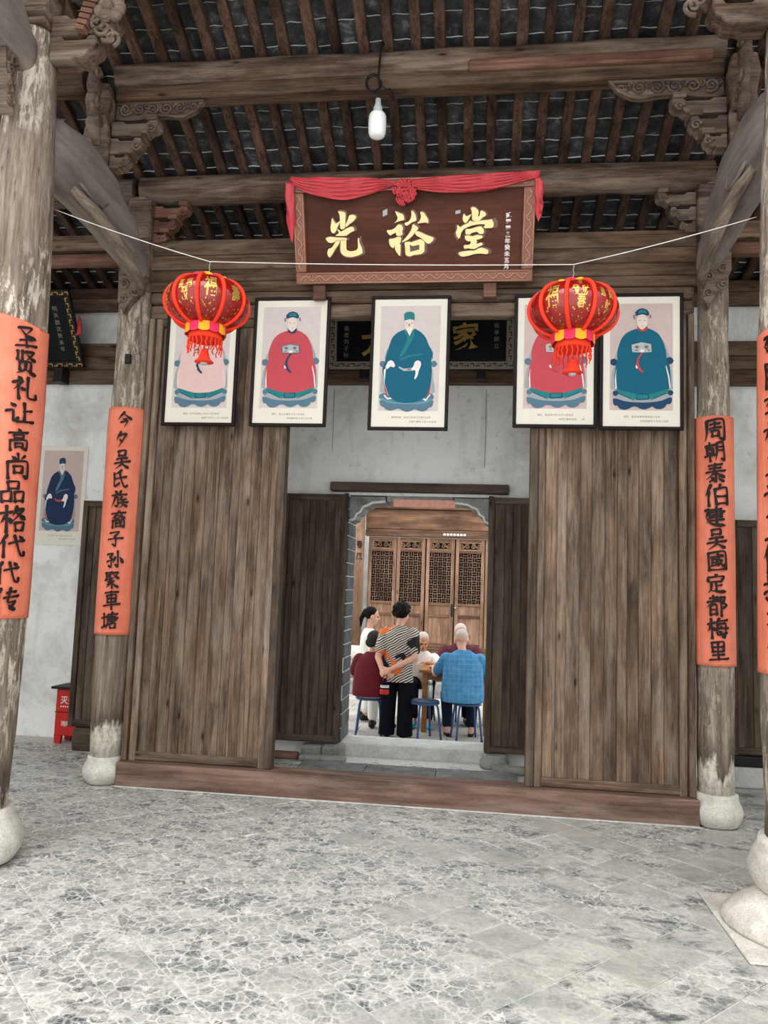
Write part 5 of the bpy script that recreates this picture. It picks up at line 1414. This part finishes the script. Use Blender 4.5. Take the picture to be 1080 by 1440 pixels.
def lattice_door(label, x0, x1):
    z0, z1 = .61, 2.395; W = x1-x0; xc = (x0+x1)/2; fw = .055
    t = thing('lattice_door', label, 'door', (xc, FY, z0), 'latticed doors of the far hall')
    for x in (x0+fw/2+.004, x1-fw/2-.004): MB().bb(x-fw/2, x+fw/2, FY-.03, FY+.03, z0, z1).build('stile', 'farwood', t, bevel=.006)
    for za, zb_ in ((z0, z0+.07), (1.10, 1.145), (1.29, 1.33), (2.16, 2.20), (z1-.05, z1)):
        MB().bb(x0+fw, x1-fw, FY-.025, FY+.025, za, zb_).build('rail', 'farwoodx', t, bevel=.004)
    MB().bb(x0+fw, x1-fw, FY-.008, FY+.008, z0+.07, 1.10).build('lower_panel', 'farwood', t)
    MB().bb(x0+fw, x1-fw, FY-.012, FY+.008, 1.145, 1.29).build('waist_panel', 'farwood', t)
    mb = MB(); a, b_, c, d = x0+fw, x1-fw, 1.33, 2.16
    nx_, nz_ = 5, 11; sx, sz = (b_-a)/nx_, (d-c)/nz_; th = .0075
    for i in range(nx_+1): mb.bb(a+i*sx-th/2, a+i*sx+th/2, FY-.012, FY+.006, c, d)
    for j in range(nz_+1): mb.bb(a, b_, FY-.011, FY+.005, c+j*sz-th/2, c+j*sz+th/2)
    for i in range(nx_):
        for j in range(nz_):
            X, Z = a+i*sx, c+j*sz
            if (i+j) % 2: mb.bb(X, X+sx, FY-.010, FY+.004, Z+sz/2-th/2, Z+sz/2+th/2)
            else: mb.bb(X+sx/2-th/2, X+sx/2+th/2, FY-.010, FY+.004, Z, Z+sz)
    o = mb.build('lattice', 'farwood', t); o['kind'] = 'stuff'
    mb = MB()
    for i in range(4):
        scroll(mb, a+(i+.5)*(b_-a)/4, 2.272, .042, FY-.012, 1.6, .008, 0, 1 if i % 2 else -1, i)
    mb.bb(a, b_, FY-.012, FY+.004, 2.20, 2.222); mb.bb(a, b_, FY-.012, FY+.004, 2.322, 2.345); mb.bb(a, a+.03, FY-.012, FY+.004, 2.222, 2.322); mb.bb(b_-.03, b_, FY-.012, FY+.004, 2.222, 2.322)
    mb.build('carved_transom', 'farwood', t)
    MB().bb(x0-.007, x1+.007, FY+.033, FY+.043, z0, z1).build('dark_backing', 'blackboard', t)  # black sheet standing in for the unlit hall interior behind the lattice
    return t
for i, (x0, x1, lab) in enumerate(((-1.262, -.788, 'leftmost latticed fir door seen through the gate, behind the girl in white'), (-.786, -.308, 'second latticed fir door from the left, behind the standing woman'),
                                   (-.296, .176, 'third latticed fir door from the left, with the latch on its right stile'), (.188, .668, 'rightmost latticed fir door seen through the gate, above the blue shirted man'), (.672, 1.15, 'latticed fir door hidden behind the right gate leaf'))):
    d = lattice_door(lab, x0, x1)
    if i == 2: MB().bb(.135, .165, FY-.05, FY-.03, 1.12, 1.32).build('latch', 'iron', d); MB().sphere((.205, FY-.05, 1.26), .018, 8, 6).build('padlock', 'steel', d)
t = thing('porch_column', 'round fir column with a black couplet at the left end of the latticed doors', 'column', (-1.40, FY-.15, .36))
MB().lathe([(.085, .60), (.085, 3.3)], 20, (-1.40, FY-.15, 0)).build('shaft', 'farwood', t)
MB().lathe([(.12, .36), (.15, .42), (.145, .5), (.10, .58), (.09, .60)], 20, (-1.40, FY-.15, 0)).build('stone_base', 'stone', t)
for i, chx in enumerate('春风'):
    bm = glyph_bm(chx, .13, .02, .03, i, .8)
    bm_obj(bm, 'character', 'ink', t, lambda a, b, c: Vector((-1.385+a, FY-.245+.6*a*a*10, 2.25-.2*i+c)))
o = MB().bb(-1.72, -1.58, FY+.02, FY+.099, 1.3, 1.75).build('red_notice', 'firered'); tag(o, 'red notice board edge beside the porch column', 'sign')

# ================================================================== TABLE, STOOLS AND PEOPLE
t = thing('square_table', 'square varnished wooden table the people sit around', 'table', (.33, 3.83, GZ))
MB().bb(-.10, .76, 3.42, 4.22, GZ+.69, GZ+.725).build('tabletop', 'tablewood', t, bevel=.006)
for x in (-.03, .69):
    for y in (3.48, 4.16): MB().bb(x-.03, x+.03, y-.03, y+.03, GZ, GZ+.69).build('leg', 'tablewood', t, bevel=.005)
for b in ((0, .66, 3.47, 3.49, GZ+.60, GZ+.685), (0, .66, 4.15, 4.17, GZ+.60, GZ+.685), (-.04, -.02, 3.51, 4.13, GZ+.60, GZ+.685), (.68, .70, 3.51, 4.13, GZ+.60, GZ+.685)):
    MB().bb(*b).build('apron', 'tablewood', t, bevel=.004)
stool_ref = None
def stool(label, x, y, rz):
    global stool_ref
    if stool_ref is None:
        t = thing('round_stool', label, 'stool', (x, y, GZ), 'blue round stools', rz)
        def L(o): o.location = (0, 0, 0); return o
        L(MB().lathe([(.02, .405), (.155, .405), (.165, .412), (.165, .424), (.155, .43), (.02, .432)], 28).build('seat', 'seatdark', t))
        L(MB().tube([(.158*math.cos(a), .158*math.sin(a), .40) for a in (k*2*PI/28 for k in range(28))], .011, 8, closed=True).build('seat_ring', 'stoolblue', t))
        for k in range(4):
            a = PI/4+k*PI/2; c, s_ = math.cos(a), math.sin(a)
            L(MB().tube([(r*c, r*s_, z) for r, z in ((.06, .392), (.11, .394), (.145, .385), (.16, .35), (.175, .25), (.195, .08), (.205, .0))], .0125, 8).build('leg', 'stoolblue', t))
        stool_ref = t
        return t
    return clone(stool_ref, (x, y, GZ), label, rz)
stool('blue round stool under the old woman in maroon', -.64, 3.20, .1)
stool('blue round stool standing empty except for a steel thermos', .0, 3.06, .5)
stool('blue round stool under the man in the blue checked shirt', .47, 3.16, .25)
stool('blue stool on the far side of the table under the white sleeved elder', -.13, 4.42, .3)
stool('blue stool on the far side of the table under the man in plum', .36, 4.48, .6)
t = thing('thermos', 'slim steel thermos standing on the empty stool', 'bottle', (.06, 3.04, GZ+.432))
MB().lathe([(.030, 0), (.032, .004), (.032, .15), (.027, .165), (.025, .17)], 20, (.06, 3.04, GZ+.433)).build('body', 'steel', t)
MB().lathe([(.026, 0), (.027, .045), (.023, .052), (.004, .053)], 20, (.06, 3.04, GZ+.603)).build('cap', 'steel', t)

def voxel(mb, name, mat, vs_, parent=None, smooth=2, loc=None, rz=0.):
    me = mb.mesh('tmp', mat); o = bpy.data.objects.new('tmp', me); col.objects.link(o)
    r = o.modifiers.new('r', 'REMESH'); r.mode = 'VOXEL'; r.voxel_size = vs_; r.use_smooth_shade = True
    if smooth: s_ = o.modifiers.new('s', 'SMOOTH'); s_.iterations = smooth; s_.factor = .5
    dg = bpy.context.evaluated_depsgraph_get(); dg.update()
    m2 = bpy.data.meshes.new_from_object(o.evaluated_get(dg))
    bpy.data.objects.remove(o); bpy.data.meshes.remove(me)
    m2.name = name; m2.materials.clear(); m2.materials.append(M[mat])
    m2.polygons.foreach_set('material_index', [0]*len(m2.polygons))
    m2.polygons.foreach_set('use_smooth', [True]*len(m2.polygons))
    if parent is not None: return link(name, m2, parent, (0, 0, 0), rel=True)
    o = link(name, m2, None, loc); o.rotation_euler.z = rz
    return o
def hand(mb, w, d, n, s, curl=.5, k=.95):
    w, d, n = Vector(w), Vector(d).normalized(), Vector(n); n = (n-n.dot(d)*d).normalized(); b = d.cross(n)*s
    for o in (-.028, -.010, .009, .027): mb.capsule(w+b*o*.7*k, w+d*.08*k+b*o*k, .015*k, .0125*k, 8)
    for o, L in ((-.030, .056), (-.011, .071), (.010, .076), (.030, .068)):
        p0 = w+d*.082*k+b*o*k; c = curl
        p1 = p0+(d*math.cos(c)+n*math.sin(c))*L*.52*k; p2 = p1+(d*math.cos(2.1*c)+n*math.sin(2.1*c))*L*.5*k
        mb.capsule(p0, p1, .0092*k, .0085*k, 8); mb.capsule(p1, p2, .0085*k, .0072*k, 8)
    q0 = w+d*.02*k+b*.030*k; q1 = q0+(d*.65+b*.75).normalized()*.042*k; q2 = q1+(d*.9+b*.2+n*.35).normalized()*.034*k
    mb.capsule(q0, q1, .0125*k, .0105*k, 8); mb.capsule(q1, q2, .0105*k, .008*k, 8)
def head(mb, c, k=1., yaw=0., pitch=0.):
    """skull, jaw, nose, brow, lips, chin and ears; faces +y at yaw 0; returns the local frame"""
    c = Vector(c); R = Matrix.Rotation(yaw, 3, 'Z') @ Matrix.Rotation(pitch, 3, 'X')
    def P(x, y, z): return c+R @ Vector((x*k, y*k, z*k))
    mb.sphere(P(0, -.012, .030), tuple(a*k for a in (.074, .092, .082)), 16, 12, 0, R)
    mb.sphere(P(0, .018, -.030), tuple(a*k for a in (.060, .070, .078)), 16, 12, 0, R)
    mb.sphere(P(0, .050, -.085), tuple(a*k for a in (.030, .028, .024)), 10, 8, 0, R)
    mb.capsule(P(0, .083, .020), P(0, .100, -.022), .008*k, .013*k, 8)
    for e in (-1, 1):
        mb.capsule(P(e*.012, .084, .022), P(e*.042, .072, .022), .009*k, .007*k, 8)
        mb.sphere(P(e*.074, -.005, -.005), tuple(a*k for a in (.011, .019, .031)), 8, 8, 0, R)
        mb.sphere(P(e*.040, .055, -.028), tuple(a*k for a in (.022, .020, .020)), 8, 6, 0, R)
    mb.capsule(P(-.018, .082, -.056), P(.018, .082, -.056), .0065*k, .0065*k, 8)
    return P, R
def eyes(P, k, par):
    for e in (-1, 1): MB().sphere(P(e*.030, .076, .004), .0085*k, 8, 6).build('eye', 'hairblack', par).location = (0, 0, 0)
    MB().capsule(P(-.02, .0885, -.056), P(.02, .0885, -.056), .0025*k, .0025*k, 6).build('lips', 'sashred', par).location = (0, 0, 0)
VX = .0085
def person(label, loc, rz, skin, body, garments, face=None):
    o = voxel(body, 'person', skin, .0075, None, 2, loc, rz)
    tag(o, label, 'person')
    for nm, mb, mat, vs_ in garments: voxel(mb, nm, mat, vs_, o, 2)
    if face: eyes(face[0], face[1], o)
    return o
def arm(mb, sh, el, wr, r=(.047, .038, .026)):
    mb.capsule(sh, el, r[0], r[1]); mb.capsule(el, wr, r[1]*.98, r[2])
def leg(mb, hip, kn, an, r=(.078, .055, .036)):
    mb.capsule(hip, kn, r[0], r[1]); mb.capsule(kn, an, r[1], r[2])
def foot(mb, an, d, k=1.):
    a, d = Vector(an), Vector(d).normalized()
    mb.capsule(a+Vector((0, 0, -.035))-d*.03*k, a+Vector((0, 0, -.045))+d*.11*k, .034*k, .026*k); mb.capsule(a, a+Vector((0, 0, -.03))+d*.05*k, .036*k, .032*k)
def shoe(an, d, k=1.):
    mb = MB(); a, d = Vector(an), Vector(d).normalized()
    mb.capsule(a+Vector((0, 0, -.040))-d*.045*k, a+Vector((0, 0, -.044))+d*.12*k, .040*k, .034*k); mb.capsule(a+Vector((0, 0, -.02))-d*.03*k, a+Vector((0, 0, -.035))+d*.05*k, .042*k, .036*k)
    return mb
V3 = Vector

# -- the standing woman, back to us, hands clasped behind her
def standing_woman():
    b = MB(); P, R = head(b, (0.02, .03, 1.375), .98, -.25, -.12)
    b.capsule((0, 0, 1.19), (.01, .02, 1.30), .050, .045)
    b.loft([((0, 0, .78), .145, .10), ((0, 0, .92), .125, .09), ((0, -.005, 1.05), .14, .095), ((0, -.005, 1.15), .165, .09), ((0, 0, 1.21), .12, .065)])
    el = [(-.215, -.09, .885), (.215, -.10, .90)]; wr = [(-.125, -.205, .735), (-.05, -.22, .765)]
    for s_, e, w_ in zip((-1, 1), el, wr): arm(b, (s_*.175, 0, 1.165), e, w_)
    hand(b, wr[0], (.75, -.05, -.35), (0, .9, .2), 1, .55); hand(b, wr[1], (-.8, -.1, -.45), (0, .8, -.3), -1, .6)
    for s_ in (-1, 1): leg(b, (s_*.085, 0, .80), (s_*.095, .02, .43), (s_*.10, -.02, .09)); foot(b, (s_*.10, -.02, .085), (s_*.25, 1, 0))
    sh = MB(); sh.loft([((0, -.005, .62), .185, .135), ((0, -.005, .72), .178, .13), ((0, 0, .85), .165, .118), ((0, -.008, .98), .165, .115), ((0, -.012, 1.09), .178, .112), ((0, -.008, 1.165), .180, .098), ((0, 0, 1.215), .115, .075), ((0, .008, 1.25), .066, .060)])
    for s_, e in zip((-1, 1), el): sh.capsule((s_*.165, -.002, 1.165), V3((s_*.165, 0, 1.165)).lerp(V3(e), .68), .070, .068)
    tr = MB(); tr.loft([((0, 0, .60), .165, .12), ((0, 0, .72), .168, .12), ((0, 0, .80), .15, .11)])
    for s_ in (-1, 1): tr.loft([((s_*.105, -.03, .03), .092, .10), ((s_*.10, -.02, .25), .088, .095), ((s_*.095, 0, .45), .086, .095), ((s_*.085, 0, .66), .09, .11)])
    hr = MB(); rr = random.Random(2)
    hr.sphere(P(0, -.026, .045), (.096, .104, .098), 16, 12)
    for k in range(60):
        a, z = rr.uniform(0, 2*PI), rr.uniform(-.045, .14)
        if math.cos(a) > .35 and z < .06: continue
        q = math.sqrt(max(.05, 1-((z-.045)/.095)**2)); hr.sphere(P(.104*q*math.sin(a), -.026+.108*q*math.cos(a), z), rr.uniform(.012, .022), 7, 6)
    o = person('woman standing with her back turned, in a zebra print blouse and wide black trousers', (-.315, 3.08, GZ), math.radians(-8), 'skin', b,
               [('blouse', sh, 'zebra', VX), ('trousers', tr, 'blackcloth', VX), ('hair', hr, 'hairblack', .009), ('shoe', shoe((-.10, -.03, .085), (-.3, 1, 0)), 'shoe', .008), ('shoe', shoe((.10, -.03, .085), (.3, 1, 0)), 'shoe', .008)])
    return o
standing_woman()
t = thing('water_bottle', 'dark bottle in a patterned sleeve hanging from the standing woman\'s hand', 'bottle', (-.44, 2.86, .38))
q = (-.435, 2.855, 0)
MB().lathe([(.03, .33), (.046, .345), (.05, .40), (.048, .47), (.034, .50), (.02, .515), (.019, .545), (.004, .55)], 18, q).build('sleeve', 'blackcloth', t)
MB().lathe([(.050, .38), (.0515, .385), (.0515, .43), (.050, .435)], 18, q).build('red_band', 'label', t)
MB().lathe([(.048, .452), (.0495, .455), (.047, .475), (.045, .478)], 18, q).build('white_band', 'whitecloth', t)
MB().tube([(q[0]-.02, q[1], .52), (q[0]-.015, q[1]-.005, .58), (q[0]+.0, q[1]+.005, .62), (q[0]+.02, q[1], .58), (q[0]+.02, q[1], .52)], .005, 6).build('strap', 'label', t)

def seated(hx, head_c, sh_z, sh_w, tw, lean, kn, an, k=1., hyaw=0., hpitch=0., arms=None, fat=1.):
    """returns body, shirt, trousers and head frame; seat at z .43, faces +y; kn/an: left then right knee and ankle"""
    b = MB(); P, R = head(b, head_c, k, hyaw, hpitch)
    top = V3((0, lean, sh_z))
    b.capsule(top+V3((0, -.01, .0)), V3(head_c)+V3((0, -.02, -.07)), .05*k, .046*k)
    def at(q): return V3((0, 0, .47)).lerp(top, q)
    b.loft([(at(-.06), .15, .12), (at(.1), .16, .125), (at(.45), .15*fat, .11), (at(.8), sh_w*.82, .10), (at(.97), sh_w*.8, .085), (at(1.05), .07, .06)])
    sh = MB()
    sh.loft([(at(-.10), tw*1.0, .155*fat), (at(.06), tw*1.03, .165*fat), (at(.3), tw*1.02, .155*fat), (at(.55), tw*.98, .148*fat), (at(.8), (tw+sh_w)/2*.98, .13*fat), (at(.95), sh_w*.95, .105*fat), (at(1.05), sh_w*.62, .085), (at(1.13), .070, .066)], 24)
    for s_, (e, w_, hd, hn) in zip((-1, 1), arms):
        sp = top+V3((s_*sh_w*.88, 0, -.045))
        arm(b, sp, e, w_); hand(b, w_, hd, hn, -s_, .45)
        sh.capsule(sp, V3(sp).lerp(V3(e), .72), .070*fat, .062*fat)
    tr = MB(); tr.loft([((0, 0, .42), .155*fat, .14), ((0, 0, .47), .165*fat, .15), ((0, 0, .54), .15*fat, .13)])
    for s_, q, a in zip((-1, 1), kn, an):
        leg(b, (s_*.09, .03, .47), q, a); foot(b, a, (s_*.2, 1, 0))
        tr.capsule((s_*.085, .0, .485), q, .092, .074); tr.capsule(q, V3(q).lerp(V3(a), .86), .072, .060)
    return b, sh, tr, P

# -- old woman in maroon, seated with her back to us
b, sh, tr, P = seated(0, (.0, .10, 1.045), .875, .175, .205, .03, [(-.11, .40, .45), (.12, .40, .45)], [(-.10, .36, .085), (.13, .30, .085)], .95, -.5, -.25,
                      [((-.26, .10, .64), (-.14, .30, .56), (.5, .8, -.2), (0, 0, -1)), ((.26, .06, .64), (.17, .28, .56), (-.3, .9, -.2), (0, 0, -1))], 1.08)
hr = MB(); hr.sphere(P(0, -.022, .035), (.086, .100, .090), 14, 10); hr.sphere(P(0, -.055, -.03), (.072, .055, .06), 12, 8)
person('old woman seated with her back turned, in a maroon top and white trousers', (-.64, 3.17, GZ), math.radians(-14), 'skinold', b,
       [('top', sh, 'maroon', VX), ('trousers', tr, 'whitecloth', VX), ('hair', hr, 'hairgrey', .009), ('shoe', shoe((-.10, .36, .085), (-.2, 1, 0)), 'shoe', .008), ('shoe', shoe((.13, .30, .085), (.2, 1, 0)), 'shoe', .008)])
# -- man in blue checked shirt
b, sh, tr, P = seated(0, (-.02, .13, 1.105), .935, .215, .235, .06, [(-.17, .38, .45), (.14, .42, .45)], [(-.15, .22, .085), (.12, .24, .085)], 1., 0., -.35,
                      [((-.31, .20, .70), (-.33, .44, .755), (-.1, 1, 0), (0, 0, -1)), ((.32, .16, .68), (.20, .42, .755), (-.35, .9, 0), (0, 0, -1))], 1.06)
hr = MB(); hr.sphere(P(0, -.030, .048), (.0765, .080, .071), 14, 10)
person('heavy man seated with his back turned, in a light blue checked shirt', (.42, 3.13, GZ), math.radians(4), 'skin', b,
       [('shirt', sh, 'bluecheck', VX), ('trousers', tr, 'navycloth', VX), ('hair', hr, 'hairwhite', .009), ('shoe', shoe((-.15, .22, .06), (-.2, 1, 0), .8), 'shoe', .008), ('shoe', shoe((.12, .24, .06), (.2, 1, 0), .8), 'shoe', .008)])
# -- elder facing us with a hand at the cheek
b, sh, tr, P = seated(0, (.0, .17, 1.0), .83, .17, .185, .09, [(-.10, .42, .45), (.10, .42, .45)], [(-.10, .70, .085), (.08, .66, .085)], .98, .15, -.45,
                      [((-.24, .24, .70), (-.05, .42, .765), (.8, .5, 0), (0, 0, -1)), ((.20, .30, .77), (.09, .30, .90), (-.3, -.1, 1), (0, -1, 0))], 1.)
hr = MB(); hr.sphere(P(0, -.026, .042), (.080, .090, .080), 14, 10)
person('elder with white hair facing us across the table, leaning forward in a white shirt', (-.13, 4.40, GZ), PI+.05, 'skinold', b,
       [('shirt', sh, 'whitecloth', VX), ('trousers', tr, 'blackcloth', VX), ('hair', hr, 'hairwhite', .009), ('slipper', shoe((-.10, .70, .085), (-.2, 1, 0)), 'cyan', .008), ('slipper', shoe((.08, .66, .085), (.2, 1, 0)), 'cyan', .008)], (P, .98))
# -- man in plum facing us, mostly behind the blue shirt
b, sh, tr, P = seated(0, (.0, .10, 1.12), .93, .225, .22, .03, [(-.12, .40, .45), (.12, .40, .45)], [(-.12, .36, .085), (.12, .36, .085)], 1., .1, -.3,
                      [((-.29, .16, .72), (-.12, .36, .765), (.6, .7, 0), (0, 0, -1)), ((.29, .16, .72), (.14, .36, .765), (-.6, .7, 0), (0, 0, -1))], 1.05)
hr = MB(); hr.sphere(P(0, -.024, .040), (.080, .090, .084), 14, 10)
person('grey haired man in a plum shirt facing us, mostly hidden behind the blue shirted man', (.36, 4.46, GZ), PI-.05, 'skinold', b,
       [('shirt', sh, 'plum', VX), ('trousers', tr, 'blackcloth', VX), ('hair', hr, 'hairwhite', .009), ('shoe', shoe((-.12, .36, .085), (-.2, 1, 0)), 'shoe', .008), ('shoe', shoe((.12, .36, .085), (.2, 1, 0)), 'shoe', .008)], (P, 1.))
# -- girl in white, in profile
def girl():
    b = MB(); P, R = head(b, (0, .035, 1.30), .96, -.1, -.18)
    b.capsule((0, 0, 1.10), (0, .015, 1.22), .044, .042)
    b.loft([((0, 0, .74), .135, .10), ((0, 0, .88), .115, .085), ((0, 0, 1.0), .135, .09), ((0, 0, 1.08), .15, .08), ((0, 0, 1.13), .10, .06)])
    el = [(-.20, -.02, .86), (.20, .02, .86)]; wr = [(-.14, .16, .76), (.12, .18, .78)]
    sh = MB(); sh.loft([((0, 0, .66), .15, .115), ((0, 0, .8), .14, .108), ((0, 0, .95), .15, .11), ((0, 0, 1.06), .158, .098), ((0, 0, 1.12), .11, .072), ((0, 0, 1.15), .06, .055)])
    for s_, e, w_ in zip((-1, 1), el, wr):
        arm(b, (s_*.155, 0, 1.08), e, w_, (.042, .034, .024)); hand(b, w_, (-s_*.6, .8, -.1), (0, 0, -1), -s_, .5, .9)
        sh.capsule((s_*.148, 0, 1.075), e, .056, .048); sh.capsule(e, V3(e).lerp(V3(w_), .8), .047, .036)
    tr = MB(); tr.loft([((0, 0, .60), .14, .11), ((0, 0, .72), .142, .11)])
    for s_ in (-1, 1):
        leg(b, (s_*.08, 0, .74), (s_*.085, .01, .40), (s_*.085, -.02, .085), (.07, .05, .034)); foot(b, (s_*.085, -.02, .085), (0, 1, 0), .9)
        tr.capsule((s_*.08, 0, .68), (s_*.085, .01, .40), .085, .068); tr.capsule((s_*.085, .01, .40), (s_*.085, -.02, .15), .066, .052)
    hr = MB(); hr.sphere(P(0, -.028, .040), (.080, .090, .086), 14, 10); hr.capsule(P(0, -.11, .055), P(0, -.135, -.06), .026, .030); hr.capsule(P(0, -.135, -.06), P(0, -.12, -.16), .028, .012)
    person('girl with a black ponytail and white top, standing in profile beyond the table', (-.80, 4.05, GZ), math.radians(-72), 'skin', b,
           [('top', sh, 'whitecloth', VX), ('trousers', tr, 'whitecloth', VX), ('hair', hr, 'hairblack', .009), ('shoe', shoe((-.085, -.02, .085), (0, 1, 0), .9), 'shoe', .008), ('shoe', shoe((.085, -.02, .085), (0, 1, 0), .9), 'shoe', .008)], (P, .96))
girl()
